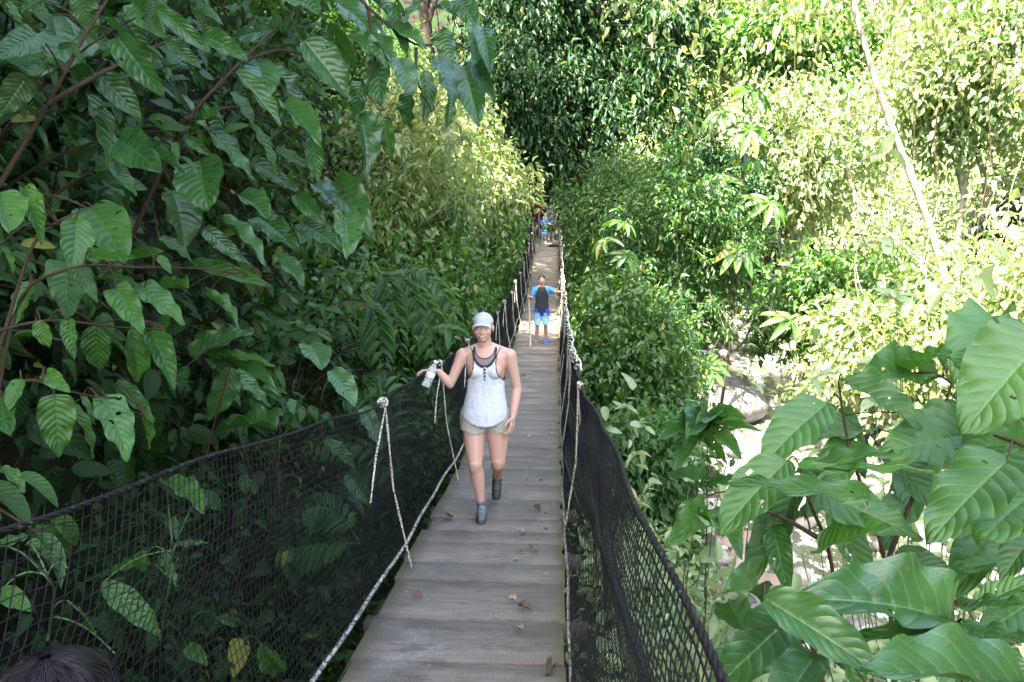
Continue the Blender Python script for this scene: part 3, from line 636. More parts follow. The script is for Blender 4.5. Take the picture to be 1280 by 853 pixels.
# ------------------------------------------------------------------ hero leaves, left bank
HJ = [.42]
def hero_leaf(b, t_, wr, up=None, curl=.5, toward=.5):
    b = np.array(b); t_ = np.array(t_); d = t_-b; L = np.linalg.norm(d); n = TOCAM((b+t_)/2)*toward+np.array([0, 0, .55])+rdir(1)[0]*HJ[0]
    return b, d/L, n, L*1.04, L*wr
def hero_plant(name, label, cat, root_p, defs, mat, stem_r=.012, curved=.35, extra=None):
    """defs: list of (node index, base, tip, wr); nodes: stem polyline list in extra['stems']"""
    base = np.array(root_p); root = empty(name, label, cat, tuple(base))
    A = [hero_leaf(*x) for x in defs]
    pos = np.array([a[0] for a in A])-base
    me = leaves(T_HERO, pos, np.array([a[1] for a in A]), np.array([a[2] for a in A]), np.array([a[3] for a in A]), np.array([a[4] for a in A]))
    fu = me[2][me[1]].mean(1); fi = me[3][me[1][:, 0]]; amt = vnoise(fi*3.7, fi*1.3+5)   # insect holes
    hole = (vnoise(fu[:, 0]*17+fi*7.3, fu[:, 1]*9+fi*3.1) > .985-.09*amt) & (np.abs(fu[:, 1]-.5) > .06)
    leaf_obj('foliage', mat, [(me[0], me[1][~hole], me[2], me[3])], root)
    sbs = []; nodes = []; own = []
    for i_, st_ in enumerate(extra):
        sb = MB(); P = np.array(st_)-base; k = len(P); tq = np.linspace(0, k-1, 5*k)
        Q = np.stack([np.interp(tq, np.arange(k), P[:, j]) for j in range(3)], 1)
        for _ in range(3): Q[1:-1] = (Q[:-2]+2*Q[1:-1]+Q[2:])/4
        sb.tube(Q, np.linspace(stem_r*.7, stem_r*.25, len(Q)), 7); sbs.append(sb); nodes.append(Q[3:]); own += [i_]*(len(Q)-3)
    S = np.concatenate(nodes)
    for p in pos:   # petioles from the nearest stem
        j = np.argmin(np.linalg.norm(S-p, axis=1)); q = S[j]; sb = sbs[own[j]]
        if np.linalg.norm(q-p) < .005: continue
        if np.linalg.norm(q-p) > .45: q = p+(q-p)/np.linalg.norm(q-p)*.3
        tq = np.linspace(0, 1, 6)[:, None]
        sb.tube((1-tq)*q+tq*p+np.array([0, 0, .03])*np.sin(tq*np.pi), np.linspace(.0035, .0022, 6), 5)
    for sb in sbs: sb.build('stem', M['stem'] if stem_r < .0065 else M['twig'], root, smooth=True)
    return root
def dl(px, py, X=-1.6, mx=4.8):
    p = atX(px, py, X) if px < 660 else at(px, py, mx); dd = (p-CAM) @ cf
    if dd > mx or dd < 0: p = at(px, py, mx)
    return p
def LP(s, off, lst, X=-1.6, mx=4.8):
    out = []
    for q in lst:
        bx, by, tx, ty, wr = q[:5]; X_ = X-rnd.uniform(0, .35)
        b = dl(off[0]+bx/s, off[1]+by/s, X_, mx+rnd.uniform(-.3, .3)); dd = (b-CAM) @ cf
        t_ = at(off[0]+tx/s, off[1]+ty/s, dd*rnd.uniform(.93, 1.03)); out.append((b, t_, wr*rnd.uniform(.78, .98)))
    return out
A1 = LP(2, (0, 0), [(200, 0, 240, 92, .95), (200, 85, 78, 175, .6), (85, 90, -10, 140, .6), (215, 235, 300, 405, .58), (292, 92, 392, 225, .5), (690, 75, 578, 85, .68), (505, 88, 608, 132, .5),
    (415, 100, 500, 165, .45), (0, 160, 70, 150, .9), (60, 200, 0, 290, .8), (100, 0, 48, 28, .8), (395, 20, 520, 125, .3), (335, 10, 400, 80, .5), (300, 30, 380, 140, .55), (240, 180, 350, 290, .55), (20, 10, 60, 60, .6), (130, 40, 190, 80, .6)], -1.65)
st1 = [[dl(-60, 330, -2.2), dl(60, 130, -1.9), dl(105, 45, -1.8), dl(160, -40, -1.8)], [dl(60, 130, -1.9), dl(110, 100, -1.8), dl(190, 60, -1.75), dl(260, 30, -1.8)]]
hero_plant('overhanging_shrub', 'shrub with large holed leaves in the upper left corner', 'shrub', on_ground(-2.6, 1.2), A1, M['leaf_hero'], .016, extra=st1)
A2 = LP(2, (0, 0), [(500, 403, 512, 512, .95), (528, 322, 640, 442, .52), (640, 408, 755, 480, .38), (552, 300, 448, 284, .45), (865, 18, 992, 132, .38), (760, 102, 872, 232, .55), (676, 172, 770, 270, .48), (588, 180, 706, 302, .34),
    (575, 232, 645, 305, .65), (625, 316, 708, 425, .5), (788, 322, 800, 402, .65), (778, 345, 795, 450, .5), (740, 486, 808, 555, .5), (790, 465, 858, 525, .55), (835, 455, 920, 542, .5), (600, 492, 668, 524, .5), (430, 478, 482, 592, .82),
    (545, 548, 668, 642, .36), (395, 598, 492, 645, .5), (710, 260, 800, 340, .45), (520, 580, 620, 660, .4), (650, 545, 740, 610, .4), (700, 380, 790, 420, .4), (820, 60, 890, 170, .4), (640, 150, 670, 215, .6), (720, 0, 790, 12, .5), (730, 60, 770, 110, .5), (470, 345, 520, 385, .5), (860, 540, 880, 600, .6), (760, 560, 850, 610, .5), (690, 640, 760, 690, .5), (350, 380, 450, 410, .3), (300, 350, 370, 400, .5), (590, 640, 640, 740, .4), (270, 410, 350, 480, .6)], -1.62)
st2 = [[dl(150, 330, -2.3), dl(230, 150, -1.9), dl(300, 78, -1.75), dl(372, 10, -1.7), dl(420, -50, -1.7)], [dl(230, 150, -1.9), dl(300, 130, -1.8), dl(380, 170, -1.8), dl(430, 240, -1.7)], [dl(300, 78, -1.75), dl(350, 60, -1.7), dl(420, 80, -1.7), dl(440, 110, -1.6)]]
hero_plant('overhanging_shrub', 'tall shrub whose heart-shaped leaves hang down the middle of the left bank', 'shrub', on_ground(-2.5, 2.8), A2, M['leaf_hero'], .018, extra=st2)
A3 = LP(2, (0, 0), [(1108, 72, 1122, 150, .82), (1100, 150, 1140, 255, .55), (1160, 163, 1192, 282, .5), (1060, 178, 1076, 292, .52), (998, 148, 1032, 226, .7), (952, 146, 938, 242, .65), (902, 215, 880, 312, .62), (1030, 232, 1008, 325, .6), (898, 290, 940, 400, .5), (960, 300, 980, 400, .4),
    (1180, 60, 1200, 140, .45), (1150, 0, 1190, 60, .5), (1060, 0, 1000, 50, .5), (985, 10, 1010, 110, .45), (1090, 20, 1170, 40, .5), (1125, 250, 1120, 320, .5), (1210, 70, 1222, 150, .3), (1190, 150, 1230, 240, .3), (930, 0, 985, 30, .5), (880, 100, 960, 130, .5), (960, 60, 1060, 90, .4)], -1.2, 4.4)
st3 = [[dl(330, -120, -1.9, 4.5), dl(460, 10, -1.4, 4.5), dl(520, 60, -1.2, 4.5), dl(565, 50, -1.2, 4.5), dl(605, 75, -1.2, 4.5)], [dl(460, 10, -1.3, 4.5), dl(470, 75, -1.3, 4.5), dl(455, 120, -1.3, 4.5)], [dl(520, 60, -1.2, 4.5), dl(520, 100, -1.2, 4.5), dl(540, 140, -1.2, 4.5)]]
hero_plant('overhanging_branch', 'leafy branch tip hanging over the bridge from the upper left', 'branch', at(330, -160, 4.6), A3, M['leaf_hero'], .014, extra=st3)
A4 = LP(2, (0, 0), [(228, 520, 300, 618, .55), (190, 548, 190, 662, .62), (165, 662, 170, 782, .62), (88, 706, 28, 808, .5), (185, 662, 245, 752, .45), (482, 658, 672, 704, .24), (470, 722, 358, 702, .32), (515, 740, 608, 786, .36), (293, 726, 352, 818, .5), (100, 800, 120, 870, .75), (230, 640, 320, 635, .3), (330, 640, 400, 625, .35), (395, 640, 430, 680, .6), (60, 470, 110, 580, .4), (0, 485, 28, 560, .6), (30, 500, 55, 550, .5), (0, 615, 40, 680, .4), (360, 720, 460, 800, .55), (240, 700, 340, 690, .3), (430, 760, 400, 830, .5)], -1.45)
A4 += LP(1.883, (0, 400), [(225, 12, 230, 124, .7), (310, 20, 330, 147, .58), (352, 26, 412, 132, .42), (165, 0, 165, 80, .5), (130, 188, 140, 322, .62), (165, 200, 240, 314, .3), (253, 192, 305, 317, .55), (325, 205, 362, 302, .35), (50, 140, 15, 205, .5), (195, 180, 225, 240, .3), (270, 150, 360, 230, .35), (0, 190, 10, 250, .6), (0, 350, 60, 385, .4), (110, 125, 150, 160, .6)], -1.4)
st4 = [[atX(-20, 700, -1.7), atX(-10, 520, -1.6), atX(30, 470, -1.5), atX(85, 490, -1.45), atX(130, 498, -1.45), atX(180, 520, -1.45)], [atX(-20, 700, -1.75), atX(-30, 420, -1.7), atX(60, 398, -1.5), atX(150, 410, -1.45), atX(205, 412, -1.45)],
       [atX(-20, 600, -1.75), atX(20, 360, -1.7), atX(100, 330, -1.5), atX(170, 335, -1.5), atX(240, 335, -1.5), atX(320, 345, -1.5)], [atX(-20, 500, -1.7), atX(40, 300, -1.6), atX(75, 275, -1.5), atX(115, 258, -1.5)]]
hero_plant('arching_shrub', 'shrub with arching stems and paired ribbed hanging leaves at the left edge', 'shrub', on_ground(-1.9, 1.6), A4, M['leaf_hero_r'], .009, extra=st4)
A5 = LP(1.883, (0, 400), [(545, 110, 500, 240, .6), (450, 85, 580, 20, .4), (500, 100, 630, 75, .25), (440, 110, 420, 170, .5), (520, 90, 655, 155, .25), (650, 262, 498, 215, .55), (660, 300, 650, 255, .9), (782, 118, 838, 187, .6), (730, 60, 760, 95, .7), (700, 190, 690, 215, .6), (560, 130, 640, 200, .4)], -1.5)
st5 = [[atX(240, 640, -1.9), atX(270, 520, -1.7), atX(290, 455, -1.6), atX(285, 420, -1.6)], [atX(300, 640, -1.9), atX(350, 560, -1.7), atX(350, 530, -1.6)], [atX(400, 560, -1.8), atX(400, 500, -1.6), atX(415, 460, -1.6)]]
hero_plant('broad_leaved_plant', 'plant with long ribbed palm-like leaves rising behind the middle of the left net', 'plant', on_ground(-1.9, 3.6), A5, M['leaf_hero'], .009, extra=st5)
def cluster(px, py, X, defs, s=1.0):
    out = []
    for dx, dy, ex, ey, wr in defs:
        b = atX(px+dx, py+dy, X); dd = (b-CAM) @ cf; out.append((b, at(px+ex, py+ey, dd*rnd.uniform(.95, 1.05)), wr))
    return out
n1 = [(-238+238, 0, 80, 62, .36)]
A6 = LP(1.883, (0, 400), [(238, 622, 384, 732, .36), (60, 530, 160, 580, .4), (160, 585, 232, 632, .5), (330, 580, 240, 585, .35), (345, 545, 320, 600, .6), (380, 560, 420, 620, .4), (400, 470, 420, 515, .7), (420, 530, 490, 520, .35), (420, 560, 500, 575, .35), (390, 385, 480, 432, .4), (480, 400, 520, 450, .5), (185, 685, 235, 740, .5), (270, 785, 355, 803, .3), (0, 530, 80, 500, .5), (0, 640, 60, 670, .5), (615, 762, 672, 855, .45), (440, 770, 480, 800, .5), (510, 700, 560, 720, .4)], -1.3)
st6 = [[atX(200, 800, -1.5), atX(210, 740, -1.4), atX(215, 680, -1.35)], [atX(60, 800, -1.5), atX(70, 730, -1.4), atX(30, 690, -1.35)]]
hero_plant('seedling', 'low plants with pointed leaves close behind the near left net', 'plant', on_ground(-1.6, 2.0), A6, M['leaf_hero_r'], .006, extra=st6)
A7 = LP(1.883, (0, 400), [(640, 305, 775, 388, .36), (660, 280, 810, 390, .34), (760, 285, 840, 345, .4), (700, 370, 765, 470, .5), (860, 215, 900, 300, .5), (820, 360, 870, 430, .6)], -1.35, 7)
st7 = [[atX(330, 700, -1.7), atX(345, 620, -1.5), atX(350, 565, -1.4)], [atX(420, 660, -1.7), atX(420, 600, -1.5), atX(440, 540, -1.4)]]
hero_plant('broad_leaved_plant', 'plant with long drooping leaves pressed against the net beside the first rope hanger', 'plant', on_ground(-1.7, 4.2), A7, M['leaf_hero'], .008, extra=st7)
# compound fronds behind the net and below the woman's hand
def frond_plant(name, label, base, fronds, mat, L=.09, npair=12, wr=.28):
    base = np.array(base); root = empty(name, label, 'plant', tuple(base)); sb = MB(); parts = []
    for (a, c, e) in fronds:
        a, c, e = [np.array(q)-base for q in (a, c, e)]; tq = np.linspace(0, 1, 24)[:, None]; Q = (1-tq)**2*a+2*tq*(1-tq)*c+tq**2*e
        sb = MB(); sb.tube(Q, np.linspace(.005, .0015, 24), 5); sb.build('frond_stem', M['stem'], root, smooth=True); T = nrmz(np.gradient(Q, axis=0)); up = np.array([.25, -.5, .9]); S = nrmz(np.cross(T, up)); k = np.linspace(4, 23, npair).astype(int)
        for sg in (-1, 1):
            prof = np.sin(np.linspace(.35, 2.9, npair)); d = S[k]*sg+T[k]*.55+np.array([0, 0, -.25])
            parts.append(leaves(T_LANCE, Q[k], d, np.repeat(nrmz(up)[None], npair, 0)+rdir(npair)*.12, L*(.35+.8*prof), L*wr*(.5+.6*prof)))
    leaf_obj('foliage', mat, parts, root); return root
def fr(px0, py0, px1, py1, X, bow=25):
    a = atX(px0, py0, X); dd = (a-CAM) @ cf; return (a, at((px0+px1)/2, min(py0, py1)-bow, dd), at(px1, py1, dd*.98))
frond_plant('fern', 'feathery fern clump behind the left net, below the second hanger rope', on_ground(-1.6, 5.2), [fr(500, 590, 380, 560, -1.5), fr(500, 590, 430, 500, -1.5), fr(505, 590, 400, 620, -1.5, 5), fr(500, 590, 470, 480, -1.5), fr(520, 580, 540, 480, -1.5), fr(450, 680, 380, 640, -1.45), fr(450, 680, 350, 690, -1.45, 5)], M['leaf_left'], .2, 12)
frond_plant('pinnate_shrub', 'shrub with drooping rows of narrow leaflets just left of the woman\'s hand', on_ground(-2.2, 7.5), [fr(470, 350, 500, 430, -1.9), fr(480, 350, 530, 420, -1.9), fr(490, 360, 560, 440, -1.9), fr(500, 345, 575, 405, -1.9), fr(510, 390, 545, 450, -1.7), fr(455, 390, 480, 455, -1.9), fr(540, 420, 590, 450, -1.4)], M['leaf_left'], .24, 12, .36)
# medium random shrubs on the left bank
def bank_shrub(label, base, ctr, n_stem, per, L, mat, seed, tm=T_MID, droop=.9, ratio=.5, reach=.8, spread_y=1.0):
    st = np.random.RandomState(seed); base = np.array(base, float); root = empty('leafy_shrub', label, 'shrub', tuple(base)); sb = MB(); pos, d = [], []
    for j in range(n_stem):
        e = np.array(ctr)-base+st.randn(3)*np.array([.3, spread_y, .5])*reach; s = st.randn(3)*.05; m = (s+e)/2+np.array([-.1, 0, .35])
        tq = np.linspace(0, 1, 14)[:, None]; Q = (1-tq)**2*s+2*tq*(1-tq)*m+tq**2*(e); sb.tube(Q, np.linspace(.012, .003, 14), 5)
        k = st.randint(4, 14, per); jit = st.randn(per, 3)*.05; pos.append(Q[k]+jit); T = np.gradient(Q, axis=0)[k]
        dd = nrmz(T)*.5+nrmz(st.randn(per, 3))*.8; dd[:, 2] -= droop*st.rand(per); dd[:, 0] += .35; d.append(dd)
    pos = np.concatenate(pos); d = np.concatenate(d); n = nrmz(st.randn(len(pos), 3))*.5+np.array([.45, -.3, .7]); LL = L*st.uniform(.6, 1.25, len(pos))
    leaf_obj('foliage', M[mat], [leaves(tm, pos, d, n, LL, LL*ratio)], root); sb.build('stem', M['twig'], root, smooth=True)
    return root
for (lb, bx, by, cx_, cy_, cz, ns, per, L, mt, sd, ry) in [
    ('dense shrub of drooping oval leaves filling the top left behind the big holed leaves', -3.4, 3.0, -2.3, 2.6, 2.3, 26, 18, .16, 'leaf_left', 71, .8),
    ('shrub with long hanging leaves in the upper middle of the left bank', -3.4, 5.0, -2.4, 4.8, 2.6, 30, 18, .16, 'leaf_hero', 72, 1.0),
    ('shrub with dark oval leaves above the woman, where the bank turns sunlit', -3.5, 8, -2.6, 7.6, 2.8, 28, 20, .15, 'leaf_left', 73, 1.2),
    ('shaded shrub at eye level in the middle of the left bank', -3.0, 4.5, -2.2, 4.2, .9, 20, 16, .15, 'leaf_shade_tone', 74, .8),
    ('shaded shrub between the palm-like leaves and the pinnate shrub', -2.8, 6.5, -2.05, 6.2, .6, 22, 18, .14, 'leaf_left', 75, .9),
    ('bright green shrub overtopping the left rail just ahead of the woman', -2.8, 8.8, -1.85, 8.6, .5, 22, 20, .12, 'leaf_small', 76, 1.0),
    ('leafy shrub beyond the woman\'s shoulder on the left of the net', -2.8, 11.5, -2.0, 11.3, .7, 24, 20, .13, 'leaf_small', 77, 1.2),
    ('shrub with oval leaves low in the far left corner behind the net', -2.4, 1.9, -1.9, 1.8, .55, 14, 14, .15, 'leaf_left', 78, .5),
    ('tall shrub hanging from the top of the left bank behind the overhanging branch', -4.0, 10.5, -2.6, 9.5, 4.0, 30, 20, .16, 'leaf_left', 79, 1.5),
    ('small-leaved shrub in the middle of the left bank behind the heart-shaped leaves', -2.8, 3.4, -2.1, 3.3, 1.5, 18, 20, .11, 'leaf_left', 80, .7)]:
    bank_shrub(lb, (bx, by, g(bx, by)), (cx_, cy_, cz), ns, per, L, mt, sd, spread_y=ry, tm=T_LANCE if sd in (73, 78, 80) else T_MID, ratio=.36 if sd in (73, 78, 80) else .52)
# ------------------------------------------------------------------ hero plants, right foreground
def RPp(lst, d0=2.5):
    out = []
    for (bx, by, tx, ty, wr, dd) in lst:
        out.append((at(bx, by, dd), at(tx, ty, dd*rnd.uniform(.9, .98)), wr*rnd.uniform(.78, .95)))
    return out
HJ[0] = .27
B1 = RPp([(1053, 476, 1152, 524, .5, 2.9), (1034, 505, 953, 566, .62, 2.8), (1215, 543, 1106, 560, .95, 2.7), (1005, 592, 1106, 556, .55, 2.5), (985, 576, 898, 655, .62, 2.5), (1076, 622, 914, 594, .2, 2.3), (1012, 588, 1165, 580, .14, 2.4),
    (1030, 618, 1152, 668, .58, 2.5), (1024, 690, 1100, 650, .6, 2.55), (966, 660, 984, 730, .5, 2.6), (884, 620, 812, 635, .38, 2.9), (1000, 600, 960, 690, .4, 2.7), (1060, 560, 1010, 640, .5, 2.9), (1075, 540, 1000, 530, .5, 3.1), (1130, 470, 1180, 430, .6, 3.2), (1140, 470, 1105, 450, .6, 3.2), (1180, 460, 1240, 415, .45, 3.3), (1160, 480, 1145, 440, .6, 3.3), (1040, 640, 1090, 720, .4, 2.8), (1100, 560, 1190, 640, .5, 3.0), (1000, 640, 930, 700, .5, 2.8), (1150, 600, 1100, 680, .5, 3.2), (1120, 690, 1200, 720, .5, 3.2), (1160, 560, 1130, 620, .6, 3.3), (1050, 520, 1080, 590, .5, 3.3), (1185, 500, 1150, 560, .6, 3.4)])
stB1 = [[at(1075, 900, 2.8), at(1052, 780, 2.7), at(1035, 680, 2.6), at(1010, 625, 2.5), at(1000, 588, 2.5)], [at(1035, 680, 2.6), at(985, 650, 2.6), at(940, 632, 2.6)], [at(1120, 900, 3.0), at(1110, 700, 2.9), at(1060, 560, 2.9), at(1048, 478, 2.9)], [at(1110, 700, 2.9), at(1150, 600, 2.9), at(1190, 480, 3.1)]]
hero_plant('large_leaved_shrub', 'foreground shrub with big ribbed green leaves right of the net, one leaf curled and sunlit', 'shrub', on_ground(1.1, 2.7), B1, M['leaf_hero_r'], .014, extra=stB1)
B2 = RPp([(1300, 428, 1206, 534, .95, 2.3), (1258, 578, 1158, 667, .8, 2.2), (1300, 610, 1228, 660, .8, 2.3), (1300, 560, 1222, 545, .5, 2.4), (1275, 500, 1210, 610, .6, 2.6), (1290, 480, 1200, 440, .5, 2.7), (1300, 660, 1250, 720, .6, 2.4), (1220, 760, 1290, 720, .5, 2.2), (1290, 560, 1200, 610, .5, 2.7), (1300, 640, 1190, 700, .5, 2.8), (1280, 420, 1240, 400, .6, 3.0), (1300, 700, 1220, 690, .5, 2.6), (1310, 740, 1240, 780, .5, 2.5), (1250, 400, 1190, 430, .5, 3.2)])
stB2 = [[at(1330, 900, 2.3), at(1320, 700, 2.3), at(1290, 560, 2.3), at(1300, 420, 2.4)], [at(1290, 560, 2.3), at(1230, 540, 2.4)]]
hero_plant('large_leaved_shrub', 'shrub at the right edge whose biggest round ribbed leaf hangs over the others', 'shrub', on_ground(1.6, 2.1), B2, M['leaf_hero_r'], .011, extra=stB2)
B3 = RPp([(1190, 778, 1046, 715, .52, 2.0), (955, 748, 1105, 838, .45, 1.9), (1100, 880, 888, 800, .5, 1.75), (1290, 870, 1098, 812, .45, 1.7), (1182, 790, 1056, 792, .18, 2.0), (1200, 760, 1290, 748, .42, 2.1), (1110, 760, 1060, 720, .4, 2.3), (1210, 790, 1300, 800, .35, 1.9), (930, 790, 905, 740, .5, 2.2), (1150, 790, 1130, 850, .5, 2.0), (990, 770, 900, 850, .5, 2.3), (1020, 820, 960, 900, .5, 2.1), (1040, 790, 1090, 870, .5, 2.3), (955, 760, 930, 700, .5, 2.5), (1200, 830, 1180, 900, .5, 2.1), (1230, 800, 1300, 860, .5, 2.2), (960, 800, 880, 830, .45, 2.4)])
stB3 = [[at(1200, 960, 1.9), at(1205, 830, 2.0), at(1192, 780, 2.0), at(1180, 745, 2.1)], [at(1060, 960, 2.1), at(1020, 820, 2.1), at(990, 760, 2.0), at(955, 745, 1.95)]]
hero_plant('large_leaved_plant', 'low dark glossy plant with broad leaves in the bottom right corner', 'plant', on_ground(.95, 1.9), B3, M['leaf_hero'], .009, extra=stB3)
B4 = RPp([(884, 525, 828, 540, .28, 4.2), (884, 528, 870, 512, .5, 4.2), (886, 525, 916, 512, .4, 4.2), (886, 530, 936, 528, .3, 4.2), (884, 535, 850, 560, .32, 4.2), (886, 537, 922, 556, .3, 4.2), (884, 530, 892, 500, .4, 4.2), (880, 545, 905, 572, .35, 4.2), (884, 600, 840, 590, .4, 4.2), (884, 605, 920, 595, .4, 4.2), (884, 640, 850, 660, .5, 4.2), (884, 650, 925, 660, .5, 4.2)])
hero_plant('sapling', 'young sapling with a whorl of narrow leaves between the net and the stream', 'plant', on_ground(.95, 4.3), B4, M['leaf_hero_r'], .007, extra=[[at(880, 780, 4.2), at(884, 640, 4.2), at(884, 525, 4.2)]])
def pale_shrub(label, px, py, dd, nst, per, L, mat, sd, sp=.35):
    c = at(px, py, dd); st = np.random.RandomState(sd); gz = min(g(c[0], c[1]), c[2]-.1); base = np.array([c[0], c[1], gz]); root = empty('leafy_shrub', label, 'shrub', tuple(base)); sb = MB(); pos, d = [], []
    for j in range(nst):
        e = c-base+st.randn(3)*sp; s = st.randn(3)*[.06, .06, 0]; m = (s+e)/2+st.randn(3)*.08+[0, 0, .1]; tq = np.linspace(0, 1, 12)[:, None]; Q = (1-tq)**2*s+2*tq*(1-tq)*m+tq**2*e
        sb.tube(Q, np.linspace(.01, .0025, 12), 5); k = st.randint(4, 12, per); pos.append(Q[k]+st.randn(per, 3)*.03); d.append(nrmz(st.randn(per, 3)*[1, 1, .4]+[0, 0, -.1]))
    pos = np.concatenate(pos); d = np.concatenate(d); LL = L*st.uniform(.6, 1.25, len(pos)); n = st.randn(len(pos), 3)*.3+[0, -.1, 1]
    leaf_obj('foliage', M[mat], [leaves(T_MID, pos, d, n, LL, LL*.46)], root); sb.build('stem', M['stem'], root, smooth=True)
pale_shrub('pale leafy shrub growing against the near right net below the sapling', 885, 700, 3.6, 16, 12, .13, 'leaf_sun', 91, .22)
pale_shrub('yellow green shrub under the big leaves, seen against the stream', 960, 840, 3.4, 9, 10, .14, 'leaf_sun', 92, .32)
pale_shrub('light green shrub right of the net halfway to the boy', 835, 590, 6.0, 18, 14, .13, 'leaf_sun', 93, .45)
pale_shrub('low shrub with pale oval leaves at the far lower right', 1170, 700, 4.5, 18, 12, .15, 'leaf_sun', 94, .5)
pale_shrub('sunlit shrub overhanging the near right bank behind the biggest ribbed leaf', 1220, 400, 7, 26, 16, .2, 'leaf_sun', 95, .8)
# ------------------------------------------------------------------ rocks
def rock(label, p, r, mat, seed, group=None):
    st = np.random.RandomState(seed); bm = bmesh.new(); bmesh.ops.create_icosphere(bm, subdivisions=4, radius=1); V = np.array([v.co for v in bm.verts]); F = np.array([[v.index for v in f.verts] for f in bm.faces]); bm.free()
    for k in range(9):
        nn = nrmz(st.randn(3)); dd = V @ nn; lim = st.uniform(.55, .9); V = V-np.maximum(dd-lim, 0)[:, None]*nn*.85
    q = .06*fbm(V[:, 0]*3+seed, V[:, 1]*3+V[:, 2]*2)+.02*fbm(V[:, 0]*9, V[:, 1]*9+V[:, 2]*7); V = V*(1+q[:, None])*np.array(r)
    o = link('rock', mesh_np('rock', V, [F], smooth=True), mat); o.location = p; o.rotation_euler = (0, 0, st.rand()*6); return tag(o, label, 'rock', group)
t = NT('grey_rock'); o = t.obj(); f = t.noise(o, 3, 7, .65); t.l(t.mix(t.ramp(f, .3, .7), (.05, .046, .044), (.2, .185, .17)), t.p.inputs['Base Color']); t.p.inputs['Roughness'].default_value = .75; t.bump(f, .9, .08); M['rock'] = t.m
M['rock_pale'] = plain('pale_rock', (.3, .27, .235), .7, .35, 3, .7, bd=.05)
M['rock_red'] = plain('reddish_rock', (.2, .14, .11), .75, .35, 4, .7, bd=.05)
for j, (lb, px, py, r, mt) in enumerate([
    ('long dark grey rock ledge on the near bank under the shrubs', 868, 505, (1.7, 2.2, .75), 'rock'), ('grey boulder at the end of the rock ledge by the pale gravel', 905, 485, (1.0, 1.3, .5), 'rock'),
    ('flat pale boulder at the water edge right of the ledge', 925, 560, (.65, .8, .4), 'rock'), ('pale rounded boulder in the rapids', 905, 590, (.55, .5, .35), 'rock_pale'), ('wet dark boulder standing in the rapids beside the pale one', 890, 560, (.5, .6, .35), 'rock'),
    ('reddish boulder in the stream seen between the big leaves', 930, 690, (.6, .5, .35), 'rock_red'), ('pale boulder behind the main stem of the big-leaved shrub', 985, 640, (.6, .6, .35), 'rock_pale'), ('small reddish stone just downstream of the reddish boulder', 965, 740, (.4, .4, .25), 'rock_red'),
    ('pale slab on the far bank where the stream bends', 985, 470, (.9, .8, .3), 'rock_pale'), ('broad pale boulder at the lower right water edge', 1150, 720, (.7, .6, .4), 'rock_pale'), ('grey stone low in the stream at the right', 1080, 790, (.5, .5, .3), 'rock'), ('pale stone close under the near bank', 900, 650, (.45, .5, .3), 'rock_pale')]):
    v = cf+(px-CX)/FPX*cr-(py-CY)/FPX*cu; k = (WZ-CAM[2]+(.35 if j < 2 else .05))/v[2]; p = CAM+v*k; rock(lb, tuple(p), r, M[mt], 200+j)
# cobbles along the stream (stuff)
bm = bmesh.new(); bmesh.ops.create_icosphere(bm, subdivisions=2, radius=1); SV = np.array([v.co for v in bm.verts]); SF = np.array([[v.index for v in f.verts] for f in bm.faces]); bm.free()
N = 900; y = RS.uniform(2, 42, N); sgn = RS.choice([-1, 1], N); x = streamx(y)+sgn*(2.0+RS.randn(N)*.55); r_ = .06+.22*RS.rand(N)**3; z_ = np.maximum(hgt(x, y), WZ-.1)
V = SV[None]*(r_[:, None]*RS.uniform(.7, 1.4, (N, 3)))[:, None]*np.array([1, 1, .65])*(1+.14*RS.randn(N, len(SV), 1)*.5)+np.stack([x, y, z_+.2*r_], 1)[:, None]
t = NT('cobble'); g_ = t.n('NewGeometry'); t.l(t.mix(g_.outputs['Random Per Island'], (.1, .09, .085), (.36, .31, .27)), t.p.inputs['Base Color']); t.p.inputs['Roughness'].default_value = .7; t.bump(t.noise(t.obj(), 12, 4), .5, .02)
tag(link('cobbles', mesh_np('cobbles', V.reshape(-1, 3), [(SF[None]+(np.arange(N)*len(SV))[:, None, None]).reshape(-1, 3)], smooth=True), t.m), kind='stuff')
